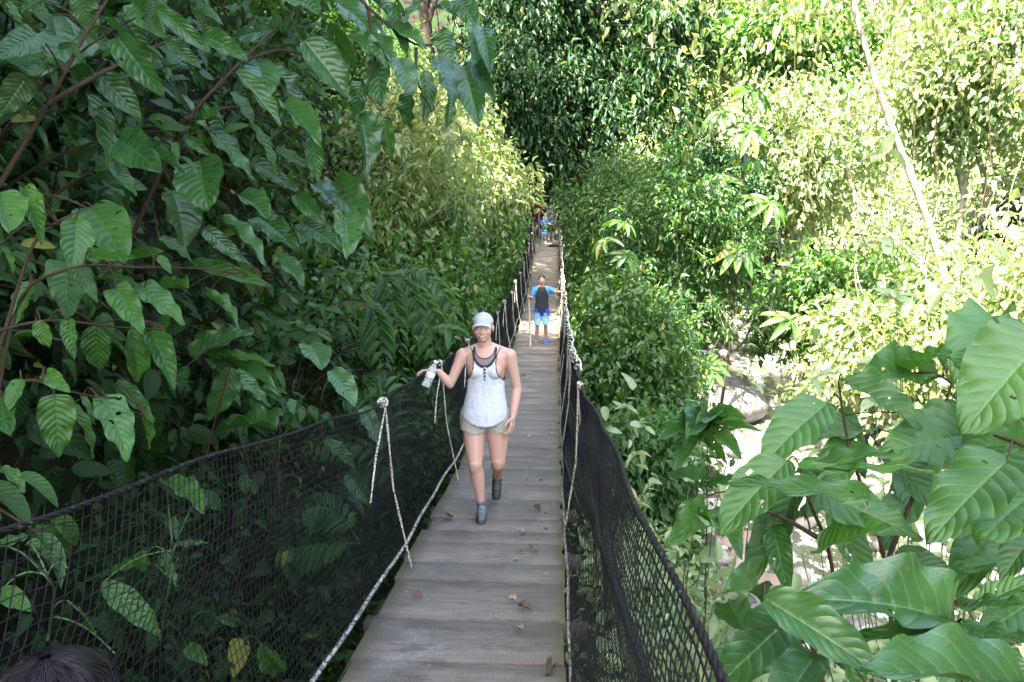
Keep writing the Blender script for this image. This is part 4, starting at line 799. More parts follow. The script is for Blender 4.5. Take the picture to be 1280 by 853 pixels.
# ------------------------------------------------------------------ fallen leaves on the deck
M['dead_pale'] = plain('dead_leaf_pale', (.3, .24, .16), .7, .3, 30, .3); M['dead_brown'] = plain('dead_leaf_brown', (.09, .06, .04), .7, .4, 30, .3); M['dead_green'] = plain('dead_leaf_yellow', (.3, .29, .12), .6, .2, 30, .2)
for j, (px, py, L, mt, lb) in enumerate([
    (563, 648, .13, 'dead_pale', 'large curled tan leaf on the left deck edge below the woman\'s front shoe'), (521, 746, .07, 'dead_brown', 'small brown leaf alone on the left edge of the deck'), (655, 667, .07, 'dead_green', 'yellow leaf lying crosswise on the planks behind a pair of pale leaves'),
    (683, 662, .06, 'dead_pale', 'tan leaf near the right deck edge, level with the yellow leaf'), (671, 638, .1, 'dead_brown', 'flat dark brown leaf patch near the right edge, level with the front shoe'), (683, 641, .05, 'dead_pale', 'small pale leaf beside the flat dark brown leaf'),
    (651, 689, .05, 'dead_pale', 'small pale leaf on the middle of the deck above the brown pair'), (663, 685, .05, 'dead_brown', 'brown leaf, upper one of a close pair'), (669, 690, .06, 'dead_brown', 'brown leaf, lower one of a close pair'), (645, 701, .04, 'dead_pale', 'tiny pale leaf left of the brown pair'),
    (641, 752, .08, 'dead_pale', 'pale leaf standing on edge left of the grey curled leaf'), (656, 761, .11, 'dead_brown', 'grey brown curled leaf with a long stalk on the near planks'), (650, 789, .08, 'dead_pale', 'pointed tan leaf, nearest one in the middle of the deck'), (688, 840, .1, 'dead_brown', 'dark curled leaf at the bottom right edge of the deck'),
    (658, 600, .05, 'dead_pale', 'left one of two small pale leaves behind the shoes'), (676, 600, .05, 'dead_pale', 'right one of two small pale leaves behind the shoes'), (662, 547, .08, 'dead_green', 'yellow leaf beside the woman\'s hanging hand'), (690, 542, .06, 'dead_pale', 'pale leaf at the right edge beyond the yellow leaf'), (684, 489, .07, 'dead_pale', 'pale leaf on the sunlit planks nearer the boy'), (655, 470, .08, 'dead_pale', 'pale scrap of leaf left of centre behind the woman'), (680, 505, .05, 'dead_brown', 'small brown leaf right of the woman\'s arm')]):
    v = cf+(px-CX)/FPX*cr-(py-CY)/FPX*cu; ts = np.linspace(1, 40, 8000); P = CAM+v*ts[:, None]; k = np.argmax(P[:, 2] < dz(P[:, 1])+.012); p = P[k]
    a = rnd.random()*6.28; V, F, U, _ = leaves([leaf_tmpl(7, 4, rnd.uniform(-.5, .3), rnd.uniform(.5, 1.1), .35)], np.zeros((1, 3)), np.array([[math.cos(a), math.sin(a), rnd.uniform(0, .15)]]), np.array([[rnd.uniform(-.3, .3), rnd.uniform(-.5, .1), 1]]), L*.85, L*.45)
    V = V-V.mean(0); V[:, 2] -= V[:, 2].min()
    o = link('fallen_leaf', mesh_np('fallen_leaf', V, [F], smooth=True), M[mt]); o.location = (p[0], p[1], float(dz(p[1]))+.003); tag(o, lb, 'leaf', 'dead leaves on the deck')
# ------------------------------------------------------------------ people
def attr_mat(name, rough=.6, sss=0, spec=.4, fabric=0, bs=300):
    t = NT(name); a = t.n('Attribute'); a.attribute_name = 'col'; o = t.obj(); c = a.outputs[0]
    if fabric:
        n_ = t.noise(o, 60, 4, .6, (1, 1, 6)); c = t.mix(fabric, c, t.mix(t.ramp(n_, .3, .7), (.25, .25, .25), (1., 1., 1.)), 'MULTIPLY')
        t.bump(t.noise(o, 11, 3, .6, (1.4, 1, .6)), .6, .03)
    else: c = t.mix(.25, c, t.mix(t.noise(o, 25, 3), (.55, .5, .5), (1, 1, 1)), 'MULTIPLY')
    t.l(c, t.p.inputs['Base Color']); t.p.inputs['Roughness'].default_value = rough; t.p.inputs['Specular IOR Level'].default_value = spec
    if sss:
        t.p.inputs['Subsurface Weight'].default_value = sss; t.p.inputs['Subsurface Radius'].default_value = (.012, .005, .003); t.p.inputs['Subsurface Scale'].default_value = 1.0
    return t.m
M['skin'] = attr_mat('skin', .5, .12, .4); M['cloth'] = attr_mat('cloth', .85, 0, .2, .35); M['shoe'] = attr_mat('shoe', .6); M['hair_p'] = attr_mat('hair', .45, 0, .5)
class Fig:
    def __init__(s): s.mb = MB()
    def rc(s, p1, r1, p2, r2, k=14, n=5, sq=None):
        p1 = np.array(p1, float); p2 = np.array(p2, float); ax = p2-p1; L = np.linalg.norm(ax)+1e-9; ax /= L; P, Rr = [], []
        for i in range(n): a = (i/(n-1)-1)*np.pi/2; P.append(p1+ax*r1*np.sin(a)); Rr.append(max(1e-4, r1*np.cos(a)))
        for i in range(1, 4): f = i/4; P.append(p1+ax*L*f); Rr.append(r1+(r2-r1)*f)
        for i in range(n): a = i/(n-1)*np.pi/2; P.append(p2+ax*r2*np.sin(a)); Rr.append(max(1e-4, r2*np.cos(a)))
        ref = np.array([0, 0, 1.]) if abs(ax[2]) < .8 else np.array([1., 0, 0]); A = nrmz(np.cross(ax, ref)); B = np.cross(ax, A); a = np.arange(k)*2*np.pi/k
        fa = 1 if sq is None else sq
        V = np.array(P)[:, None]+np.array(Rr)[:, None, None]*(np.cos(a)[:, None]*A+np.sin(a)[:, None]*B*fa)
        s._loft(V)
    def _loft(s, V):
        m, k = V.shape[:2]; F = []
        for i in range(m-1):
            for j in range(k): F.append((i*k+j, i*k+(j+1) % k, (i+1)*k+(j+1) % k, (i+1)*k+j))
        s.mb.add(V.reshape(-1, 3), F); b = s.mb.n-m*k
        s.mb.F.setdefault(k, []).append([b+j for j in range(k)][::-1]); s.mb.F.setdefault(k, []).append([b+(m-1)*k+j for j in range(k)])
    def loft(s, rings, k=28, e=2.3):
        a = np.arange(k)*2*np.pi/k; V = []
        ca, sa = np.cos(a), np.sin(a); X_ = np.sign(ca)*np.abs(ca)**(2/e); Y_ = np.sign(sa)*np.abs(sa)**(2/e)
        for (c, rx, ry) in rings: V.append(np.array(c, float)+np.stack([X_*rx, Y_*ry, 0*a], 1))
        s._loft(np.array(V))
    def ell(s, c, r, rot=None):
        bm = bmesh.new(); bmesh.ops.create_icosphere(bm, subdivisions=3, radius=1); V = np.array([v.co for v in bm.verts]); F = [tuple(v.index for v in f.verts) for f in bm.faces]; bm.free()
        V = V*np.array(r)
        if rot is not None: V = V @ np.array(rot).T
        s.mb.add(V+np.array(c), F)
    def finish(s, name, mat, parent, voxel=.006, smooth=4, colf=None, keep=None):
        V = np.concatenate(s.mb.V); me = mesh_np('tmp', V, [np.array(f) for f in s.mb.F.values()]); o = bpy.data.objects.new('tmp', me); COL.objects.link(o)
        m = o.modifiers.new('r', 'REMESH'); m.mode = 'VOXEL'; m.voxel_size = voxel; m.adaptivity = 0
        if smooth: q = o.modifiers.new('s', 'SMOOTH'); q.factor = .5; q.iterations = smooth
        dg = bpy.context.evaluated_depsgraph_get(); dg.update(); nm = bpy.data.meshes.new_from_object(o.evaluated_get(dg)); bpy.data.objects.remove(o); bpy.data.meshes.remove(me)
        n = len(nm.vertices); C = np.empty(n*3, np.float32); nm.vertices.foreach_get('co', C); C = C.reshape(-1, 3).astype(float)
        if keep is not None:
            kp = keep(C); bm = bmesh.new(); bm.from_mesh(nm); bm.verts.ensure_lookup_table(); bmesh.ops.delete(bm, geom=[bm.verts[i] for i in np.where(~kp)[0]], context='VERTS'); bm.to_mesh(nm); bm.free()
            n = len(nm.vertices); C = np.empty(n*3, np.float32); nm.vertices.foreach_get('co', C); C = C.reshape(-1, 3).astype(float)
        nm.polygons.foreach_set('use_smooth', np.ones(len(nm.polygons), bool)); nm.materials.clear(); nm.name = name
        col = np.ones((n, 4), np.float32); col[:, :3] = colf(C) if colf else .5
        at_ = nm.color_attributes.new('col', 'FLOAT_COLOR', 'POINT'); at_.data.foreach_set('color', col.ravel())
        return link(name, nm, mat, parent)
V3 = lambda *a: np.array(a, float)
def solidc(c): return lambda P: np.tile(np.array(c, float), (len(P), 1))
def hand(f, wrist, dirn, palmn, side, s=1.0, curl=.5):
    """five separate fingers; side=+1 thumb towards cross(dir, palmn)"""
    d = nrmz(V3(*dirn)); n = nrmz(V3(*palmn)-d*np.dot(palmn, d)); t_ = np.cross(d, n)*side; w = V3(*wrist)
    for j in range(4):
        o = (1.5-j)*.019*s; k0 = w+d*.085*s*(1-.05*abs(j-1))+t_*o
        f.rc(w+t_*o*.55, .015*s, k0, .0125*s, 10, sq=.9)
        ln = [.042, .047, .044, .034][j]*s; a = 0; p = k0; r = .0098*s
        for q in range(3):
            a += curl*(.5+.5*q); v = d*np.cos(a)+n*np.sin(a)+t_*(1.5-j)*.05; e = p+nrmz(v)*ln*(1-.25*q); f.rc(p, r, e, r*.9, 8); p = e; r *= .92
    b0 = w+d*.02*s+t_*.022*s; b1 = b0+(d*.6+t_*.7+n*.35)*.04*s; f.rc(b0, .016*s, b1, .012*s, 9); b2 = b1+(d*.9+t_*.25+n*.4)*.034*s; f.rc(b1, .0115*s, b2, .0095*s, 8); f.rc(b2, .0095*s, b2+(d*.9+n*.5)*.02*s, .008*s, 8)
def head(f, c, s=1.0, tilt=0):
    """c = head centre (eye level, middle of skull); s scales a 0.23 m adult head; faces -Y"""
    c = np.array(c, float); q = lambda x, y, z: c+np.array([x, y, z])*s
    f.ell(q(0, .012, .028), V3(.074, .09, .085)*s); f.ell(q(0, -.018, -.03), V3(.064, .07, .075)*s); f.ell(q(0, -.04, -.078), V3(.036, .042, .03)*s)
    f.ell(q(0, -.052, .022), V3(.055, .03, .018)*s)                                  # brow
    f.rc(q(0, -.083, .008), .007*s, q(0, -.103, -.026), .0125*s, 10); f.ell(q(0, -.096, -.03), V3(.017, .012, .009)*s)
    f.ell(q(0, -.079, -.055), V3(.024, .014, .007)*s); f.ell(q(0, -.077, -.064), V3(.02, .013, .007)*s)
    for x in (-1, 1):
        f.ell(q(.04*x, -.056, -.028), V3(.024, .024, .02)*s); f.ell(q(.077*x, .012, -.006), V3(.009, .02, .03)*s)
        f.ell(q(.031*x, -.072, .001), V3(.0145, .01, .009)*s)
def facecol(c, s, skin, lipc=(.42, .16, .13), eye=True, smile=False):
    c = np.array(c, float)
    def fn(P):
        col = np.tile(np.array(skin, float), (len(P), 1)); L = (P-c)/s
        fr = L[:, 1] < -.045
        lip = fr & (((L[:, 0]/.026)**2+((L[:, 2]+.0595)/.0105)**2) < 1); col[lip] = lipc
        if smile: te = fr & (((L[:, 0]/.018)**2+((L[:, 2]+.0595)/.0042)**2) < 1); col[te] = (.75, .7, .66)
        for x in (-1, 1):
            e = fr & ((((L[:, 0]-.031*x)/.0155)**2+((L[:, 2]-.001)/.0055)**2) < 1); col[e] = (.5, .46, .42); e2 = fr & ((((L[:, 0]-.031*x)/.0065)**2+((L[:, 2]-.001)/.006)**2) < 1); col[e2] = (.04, .03, .025)
            br = fr & (np.abs(L[:, 0]-.033*x) < .02) & (np.abs(L[:, 2]-.021-.0*L[:, 0]) < .0035); col[br] = (.13, .08, .05)
            ck = fr & ((((L[:, 0]-.043*x)/.022)**2+((L[:, 2]+.028)/.02)**2) < 1); col[ck] *= (1.04, .9, .88)
        return col
    return fn
def shoe(name, parent, ankle, toe_dir, L, colu, cols, pitch=0, k=1.0, low=.0):
    """ankle position, foot length L; toe_dir horizontal; pitch>0 heel raised"""
    f = Fig(); d = nrmz(V3(*toe_dir)); up = V3(0, 0, 1.); sd = np.cross(d, up); cp, sp_ = math.cos(pitch), math.sin(pitch); dd = d*cp-up*sp_; uu = up*cp+d*sp_; a = V3(*ankle)
    heel = a-dd*L*.24-uu*.075*k; P = lambda x, z, y=0: heel+dd*x*L+uu*z*k+sd*y
    f.rc(P(.18, .05), .038*k, P(.35, .06), .042*k, sq=1); f.rc(P(.3, .055), .042*k, P(.62, .04), .04*k); f.rc(P(.6, .035), .041*k, P(.86, .03), .03*k); f.rc(P(.22, .06), .036*k, P(.24, .115), .04*k)
    for x in (.15, .35, .55, .75, .88): f.ell(P(x, .012), V3(.045, .045, .016)*k*(1 if x < .8 else .85))
    def cf_(Pv):
        z = (Pv-heel) @ uu; c = np.tile(np.array(colu, float), (len(Pv), 1)); c[z < .022*k] = cols; x = (Pv-heel) @ dd/L; y = np.abs((Pv-heel) @ sd)
        c[(z > .06*k) & (np.sin(x*60) > .55) & (x > .35) & (x < .7) & (y < .022*k)] = np.minimum(1, np.array(colu)*2.0+.05); c[(z < .03*k) & (z > .018*k)] = np.minimum(1, np.array(cols)*.6+.02); return c
    return f.finish(name, M['shoe'], parent, .005, 3, cf_)
SK = (.5, .3, .225)
# ---- the woman walking towards the viewer
WY = 5.8
wom = empty('person', 'woman in white cap and pale grey tank top walking towards the viewer', 'person', (-.535, WY, float(dz(WY))+.008))
Jt = dict(sR=V3(-.165, .0, 1.315), eR=V3(-.262, -.05, 1.085), wR=V3(-.345, -.07, 1.19), sL=V3(.205, .0, 1.315), eL=V3(.265, .03, 1.04), wL=V3(.235, -.05, .83))
hc = V3(.0, -.03, 1.535)
f = Fig()
f.loft([((.01, .02, .70), .06, .05), ((.01, .02, .76), .135, .10), ((.01, .02, .84), .168, .118), ((.012, .015, .91), .16, .112), ((.015, .01, .99), .135, .095), ((.018, .005, 1.06), .125, .09), ((.02, 0, 1.15), .143, .1), ((.02, 0, 1.24), .16, .11), ((.02, 0, 1.31), .165, .095), ((.02, .005, 1.355), .12, .07), ((.015, .005, 1.39), .05, .05)])
for x in (-1, 1): f.ell((.02+.07*x, -.075, 1.2), (.06, .05, .06)); f.rc((.015+.02*x, .01, 1.39), .035, (.02+.15*x, .005, 1.325), .048)
f.rc((.015, .005, 1.35), .056, (.005, -.015, 1.46), .052)
head(f, hc, 1.0)
for s_, e_, w_ in (('sR', 'eR', 'wR'), ('sL', 'eL', 'wL')):
    f.rc(Jt[s_], .053, Jt[s_]*.55+Jt[e_]*.45, .043); f.rc(Jt[s_]*.55+Jt[e_]*.45, .043, Jt[e_], .034); f.rc(Jt[e_], .035, Jt[e_]*.65+Jt[w_]*.35, .037); f.rc(Jt[e_]*.65+Jt[w_]*.35, .037, Jt[w_], .024)
hand(f, Jt['wR']+V3(-.01, 0, .005), (-.9, -.15, .12), (-.05, -.2, -.95), 1, .95, .45)
hand(f, Jt['wL'], (-.08, -.35, -.9), (-.85, .3, 0), -1, .95, .5)
hipR, hipL = V3(-.085, .02, .82), V3(.105, .02, .82); kR, kL = V3(-.06, -.13, .46), V3(.115, -.02, .455); aR, aL = V3(-.012, -.1, .095), V3(.075, .36, .175)
for h_, k_, a_ in ((hipR, kR, aR), (hipL, kL, aL)):
    f.rc(h_, .1, h_*.5+k_*.5, .087); f.rc(h_*.5+k_*.5, .087, k_, .058); f.rc(k_+V3(0, -.012, 0), .052, k_+V3(0, -.01, -.03), .047)
    m = k_*.68+a_*.32; f.rc(k_, .053, m+V3(0, .015, 0), .059); f.rc(m+V3(0, .015, 0), .059, k_*.25+a_*.75, .036); f.rc(k_*.3+a_*.7, .037, a_, .031)
f.rc(aR, .033, aR+V3(0, -.1, -.05), .028); f.rc(aL, .033, aL+V3(0, -.05, -.1), .028)
fc = facecol(hc, 1.0, SK, smile=True)
f.finish('body', M['skin'], wom, .0045, 3, fc)
# tank top with dark trims and mesh yoke
f = Fig()
f.loft([((.0, .0, .70), .188, .15), ((.0, .0, .78), .19, .15), ((.01, .0, .86), .184, .143), ((.012, 0, .94), .168, .13), ((.016, 0, 1.02), .152, .116), ((.018, 0, 1.1), .15, .113), ((.02, 0, 1.18), .162, .118), ((.02, 0, 1.25), .168, .12), ((.02, 0, 1.31), .17, .108), ((.02, .005, 1.35), .13, .083), ((.015, .005, 1.39), .062, .062)])
for x in (-1, 1): f.ell((.02+.07*x, -.078, 1.2), (.068, .058, .066)); f.rc((.015+.02*x, .01, 1.39), .045, (.02+.13*x, .005, 1.33), .056)
for k_ in range(9):
    a = k_*.7+.3; x_, y_ = .165*math.cos(a), .13*math.sin(a); f.rc((x_+.01, y_, .72), .022, (x_*.8+.015, y_*.8, 1.05), .008, 8)
neck = lambda P: (((P[:, 0]-.015)/.085)**2+((P[:, 2]-1.36)/.115)**2)   # scoop
arm = lambda P: np.minimum(((P[:, 0]-.225)/.115)**2+((P[:, 2]-1.27)/.16)**2, ((P[:, 0]+.19)/.115)**2+((P[:, 2]-1.27)/.16)**2)
high = lambda P: ((P[:, 0]-.015)/.075)**2+((P[:, 2]-1.385)/.075)**2
hem = lambda P: .765+.07*np.clip(np.abs(P[:, 0]-.02)/.18, 0, 1)**2.2
def keep(P): return (P[:, 2] > hem(P)) & (arm(P) > 1) & (high(P) > 1) & (P[:, 2] < 1.385)
def topc(P):
    c = np.tile(np.array((.56, .57, .58)), (len(P), 1)); fr = P[:, 1] < .02; nk = neck(P); ar = arm(P)
    c[fr & (nk < 1)] = (.24, .19, .19); c[fr & (nk < 1.28) & (nk > .86)] = (.035, .035, .04); c[ar < 1.17] = (.035, .035, .04); c[(high(P) < 1.3) & fr] = (.035, .035, .04)
    c[fr & (np.abs(P[:, 0]-.02) < .009) & (P[:, 2] < 1.25) & (P[:, 2] > 1.135)] = (.04, .04, .045)
    c[fr & (np.abs(P[:, 0]-.02) < .005) & (P[:, 2] < 1.24) & (P[:, 2] > 1.14) & (np.sin(P[:, 2]*220) > .5)] = (.5, .5, .5); c[P[:, 2] < hem(P)+.008] = (.42, .43, .44); return c
f.finish('tank_top', M['cloth'], wom, .0045, 3, topc, keep)
f = Fig(); f.loft([((.01, .02, .70), .1, .08), ((.01, .02, .76), .165, .115), ((.01, .02, .84), .182, .128), ((.012, .015, .91), .17, .12), ((.015, .01, .99), .14, .1)])
for h_, k_ in ((hipR, kR), (hipL, kL)): f.rc(h_, .112, h_*.6+k_*.4, .108)
f.finish('shorts', M['cloth'], wom, .006, 3, solidc((.36, .34, .27)), lambda P: P[:, 2] > .71+.008*np.sin(P[:, 0]*30))
shoe('shoe', wom, aR, (.05, -1, 0), .25, (.085, .105, .125), (.03, .03, .03)); shoe('shoe', wom, aL, (.0, -1, 0), .25, (.035, .032, .028), (.04, .04, .04), pitch=.62)
for a_ in (aR, aL):
    f = Fig(); f.rc(a_+V3(0, 0, -.02), .036, a_+V3(0, -.0, .025)+(V3(0, -.02, 0) if a_ is aL else 0), .036); f.finish('sock', M['cloth'], wom, .006, 2, solidc((.3, .3, .32) if a_ is aR else (.05, .05, .05)))
f = Fig(); f.ell(hc+V3(0, .035, .0), (.078, .075, .09)); f.ell(hc+V3(.02, .09, -.03), (.03, .03, .06)); f.finish('hair', M['hair_p'], wom, .007, 3, solidc((.16, .1, .06)), lambda P: (P[:, 1] > -.005) & (P[:, 2] > hc[2]-.09))
f = Fig(); f.ell(hc+V3(0, .006, .043), (.0815, .098, .079))
def brim(fg, c, s=1.0):
    for a in np.linspace(-1.05, 1.05, 15):
        p0 = c+V3(math.sin(a)*.07, -.06-.0*abs(a), .048-.012*abs(a))*s; p1 = c+V3(math.sin(a)*.076, -.09-.045*math.cos(a), .038-.02*abs(a)**2)*s; fg.rc(p0, .0055*s, p1, .0045*s, 8)
brim(f, hc+V3(0, 0, .0)); f.ell(hc+V3(0, .008, .131), (.008, .008, .004))
f.finish('cap', M['cloth'], wom, .0045, 2, lambda P: np.where(((np.abs(np.sin(np.arctan2(P[:, 1]-hc[1]-.008, P[:, 0]-hc[0])*3)) < .06) & (P[:, 2] > hc[2]+.05))[:, None], np.array((.28, .3, .33)), np.array((.43, .44, .46))), lambda P: (P[:, 2] > hc[2]+.042) | (P[:, 1] < hc[1]-.06))
wom.scale = (.94, .94, .94)
# water bottle held against the rail
t = NT('clear_plastic'); t.p.inputs['Base Color'].default_value = (.93, .96, .98, 1); t.p.inputs['Roughness'].default_value = .08; t.p.inputs['Transmission Weight'].default_value = .75; t.p.inputs['IOR'].default_value = 1.25; M['plastic'] = t.m
bpos = wom.location+Vector((-.415, -.13, 1.02)); bot = empty('water_bottle', 'clear plastic water bottle tilted in the woman\'s raised hand', 'bottle', bpos); bot.rotation_euler = (R(-12), R(22), 0)
def lathe(prof, k=20):
    a = np.arange(k)*2*np.pi/k; V = np.array([[(r*math.cos(x), r*math.sin(x), z) for x in a] for r, z in prof]); return V
fb = Fig(); fb._loft(lathe([(.004, 0), (.028, 0), (.032, .008), (.032, .03), (.029, .035), (.032, .04), (.032, .06), (.029, .065), (.032, .07), (.0325, .115), (.031, .13), (.024, .155), (.0125, .175), (.0125, .183), (.004, .183)])); fb.mb.build('bottle_body', M['plastic'], bot, smooth=True)
fb = Fig(); fb._loft(lathe([(.002, .183), (.0155, .183), (.0155, .2), (.012, .203), (.002, .203)])); fb.mb.build('bottle_cap', plain('white_plastic', (.8, .8, .8), .4, .05, 20, 0), bot, smooth=True)
fb = Fig(); fb._loft(lathe([(.0333, .072), (.0337, .073), (.0337, .11), (.0333, .111)])); fb.mb.build('bottle_wrapper', plain('pale_wrapper', (.6, .72, .8), .4, .1, 20, 0), bot, smooth=True)
# ---- generic clothed figure
def person(label, loc, H, arms, legs, shirt, sleeve, pants, shoec, haircol, skin=SK, sleeve_len=.5, pant_z=.28, voxel=.009, female=False, cap=None, glasses=False, kid=False, rz=0, shirtf=None, pantf=None, longhair=False, neckless=False, arml=1):
    p = empty('person', label, 'person', loc, rz); k = H/1.7; hs = (1.0 if not kid else .9)*(k if not kid else k**.35); hz = H-.118*hs*1.03
    sw = (.165 if female else .19)*k*(.93 if kid else 1); sz = H*.80 if kid else H*.815
    sz = min(sz, hz-.2*hs); S = [V3(-sw, 0, sz), V3(sw, 0, sz)]; f = Fig(); hipz = H*.5; wz = H*.62; T = lambda z, rx, ry: ((0, .005, z), rx*k, ry*k)
    tor = [T(hipz-.07*k, .06, .05), T(hipz, .155, .105), T(hipz+.06*k, .155, .11), T(wz, .128 if female else .142, .098), T((wz+sz)/2, .15, .105), T(sz-.03*k, .17, .10), T(sz+.02*k, .15, .08), T(sz+.06*k, .05, .05)]
    f.loft(tor); f.rc((0, .0, sz), .055*k, (0, -.01, hz-.06*hs), .05*hs); 
    for x in (-1, 1): f.rc((0, 0, sz+.05*k), .035*k, (sw*.9*x, 0, sz), .05*k)
    hcn = V3(0, -.025, hz); head(f, hcn, hs); A = [(S[j], S[j]+V3(*arms[j][0])*k, S[j]+V3(*arms[j][1])*k) for j in (0, 1)]
    for j, (s_, e_, w_) in enumerate(A):
        f.rc(s_, .05*k, e_, .037*k); f.rc(e_, .037*k, e_*.6+w_*.4, .037*k); f.rc(e_*.6+w_*.4, .037*k, w_, .026*k); d = nrmz(w_-e_); side = -1 if j else 1
        hand(f, w_, d, (.3*side*1.0, -.3, -.2) if abs(d[2]) > .7 else (0, -.1, -1), side, .95*k**.6, .5)
    Lg = []
    for j, (kn, an) in enumerate(legs):
        h_ = V3((-.085 if j == 0 else .085)*k, .0, hipz-.01*k); kn = V3(*kn)*k; an = V3(*an)*k; Lg.append((h_, kn, an)); f.rc(h_, .085*k, kn, .054*k); m = kn*.65+an*.35+V3(0, .012, 0); f.rc(kn, .052*k, m, .05*k); f.rc(m, .05*k, an, .032*k); f.rc(an, .032*k, an+V3(0, -.08, -.04)*k, .028*k)
    f.finish('body', M['skin'], p, voxel, 2, facecol(hcn, hs, skin))
    infl = .014*k**.5; f = Fig(); f.loft([(c, rx+infl+.004*(i < 3), ry+infl) for i, (c, rx, ry) in enumerate([T(hipz-.04*k, .165, .115)]+tor[1:])])
    for x in (-1, 1): f.rc((0, 0, sz+.05*k), .035*k+infl, (sw*.9*x, 0, sz), .05*k+infl)
    for (s_, e_, w_) in A:
        q = s_*(1-sleeve_len*1.3)+e_*sleeve_len*1.3 if sleeve_len < .75 else e_
        f.rc(s_, .052*k+infl, q, .046*k+infl)
    f.finish('shirt', M['cloth'], p, voxel, 2, shirtf or (lambda P: np.where((np.abs(P[:, 0]) > sw*.86)[:, None], np.array(sleeve, float), np.array(shirt, float))), lambda P: (P[:, 2] < sz+.055*k) & (P[:, 2] > hipz-.045*k))
    f = Fig(); f.loft([(c, rx+infl*.6, ry+infl*.6) for c, rx, ry in tor[:3]])
    for (h_, kn, an) in Lg:
        f.rc(h_, .09*k+infl, kn, .066*k+infl)
        if pant_z < .2: f.rc(kn, .062*k+infl, an, .045*k+infl)
    f.finish('shorts' if pant_z > .2 else 'trousers', M['cloth'], p, voxel, 2, pantf or solidc(pants), lambda P: P[:, 2] > pant_z*H)
    for j, (h_, kn, an) in enumerate(Lg): shoe('shoe', p, an, (-.15 if j == 0 else .15, -1, 0), .25*k, shoec if not isinstance(shoec, list) else shoec[j], (.35, .35, .35), 0, k)
    f = Fig(); f.ell(hcn+V3(0, .018, .04)*hs, V3(.085, .103, .092)*hs)
    if longhair: f.rc(hcn+V3(-.05, .05, 0)*hs, .05*hs, hcn+V3(-.07, .04, -.19)*hs, .035*hs); f.rc(hcn+V3(.05, .05, 0)*hs, .05*hs, hcn+V3(.07, .04, -.19)*hs, .035*hs); f.rc(hcn+V3(0, .06, 0)*hs, .06*hs, hcn+V3(0, .07, -.18)*hs, .05*hs)
    f.finish('hair', M['hair_p'], p, max(.007, voxel*.8), 2, solidc(haircol), lambda P: ((P[:, 2]-hz)/hs > .046-.95*((P[:, 1]-hcn[1])/hs+.05)) | (P[:, 1] > hcn[1]+.03*hs))
    if glasses:
        f = Fig(); [f.ell(hcn+V3(.033*x, -.088, .002)*hs, V3(.026, .008, .018)*hs) for x in (-1, 1)]; f.rc(hcn+V3(-.07, -.06, .006)*hs, .004*hs, hcn+V3(.07, -.06, .006)*hs, .004*hs); f.finish('sunglasses', M['shoe'], p, .006, 1, solidc((.02, .02, .02)))
    if cap is not None:
        f = Fig(); f.ell(hcn+V3(0, .008, .045)*hs, V3(.09, .106, .088)*hs); brim(f, hcn, hs); f.finish('cap', M['cloth'], p, .007, 1, solidc(cap), lambda P: (P[:, 2] > hz+.032*hs) | (P[:, 1] < hcn[1]-.06*hs))
    return p, A
# ---- the boy with the stick, one hand on the right rail
BY = 17.15; BX = -.315; BH = 1.5; kb = BH/1.7
swb = .19*kb*.93
def boyshirt(P):
    c = np.tile(np.array((.03, .033, .04)), (len(P), 1)); z = P[:, 2]; x = np.abs(P[:, 0]); ra = x > .085*kb+.55*(1.235*kb-z)*0+np.clip((1.42*kb-z)*.35, 0, .2); c[ra & (z > 1.0*kb)] = (.08, .3, .72); c[(P[:, 2] > .98) & (x > swb*1.0)] = (.08, .3, .72); return c
def boyshort(P):
    z = P[:, 2]/BH; n = fbm(P[:, 0]*12+3, P[:, 2]*12, 3)*.09; f_ = np.clip((.46-z+n)/.1, 0, 1)[:, None]; return (1-f_)*np.array((.05, .09, .5))+f_*np.array((.4, .75, .78))
boy, _ = person('boy in charcoal shirt with blue sleeves holding a walking stick and the right rail', (BX, BY, float(dz(BY))+.005), BH,
    [((-.07, -.03, -.25), (-.1, -.23, -.17)), ((.17, -.03, -.08), (.28, -.08, -.06))], [((-.11, -.03, .46), (-.12, .02, .085)), ((.1, -.02, .46), (.11, .03, .085))], (.06, .065, .075), (.08, .3, .72), (.1, .2, .6), [(.16, .15, .14), (.04, .12, .7)], (.022, .014, .01), kid=True, shirtf=boyshirt, pantf=boyshort, voxel=.0075, sleeve_len=.42, pant_z=.285)
b = MB(); hx = V3(BX-swb-.1*kb-.015, BY-.27*kb-.02, float(dz(BY))+1.2*kb-.15)
b.tube([hx+V3(.03, -.02, -1.02), hx+V3(.014, -.01, -.5), hx+V3(-.005, 0, 0), hx+V3(-.02, .01, .33)], [.017, .018, .016, .015], 8)
tag(b.build('walking_stick', plain('peeled_wood', (.55, .45, .28), .7, .2, 20, .2), smooth=True), 'pale peeled wooden walking stick standing in the boy\'s right hand', 'stick')
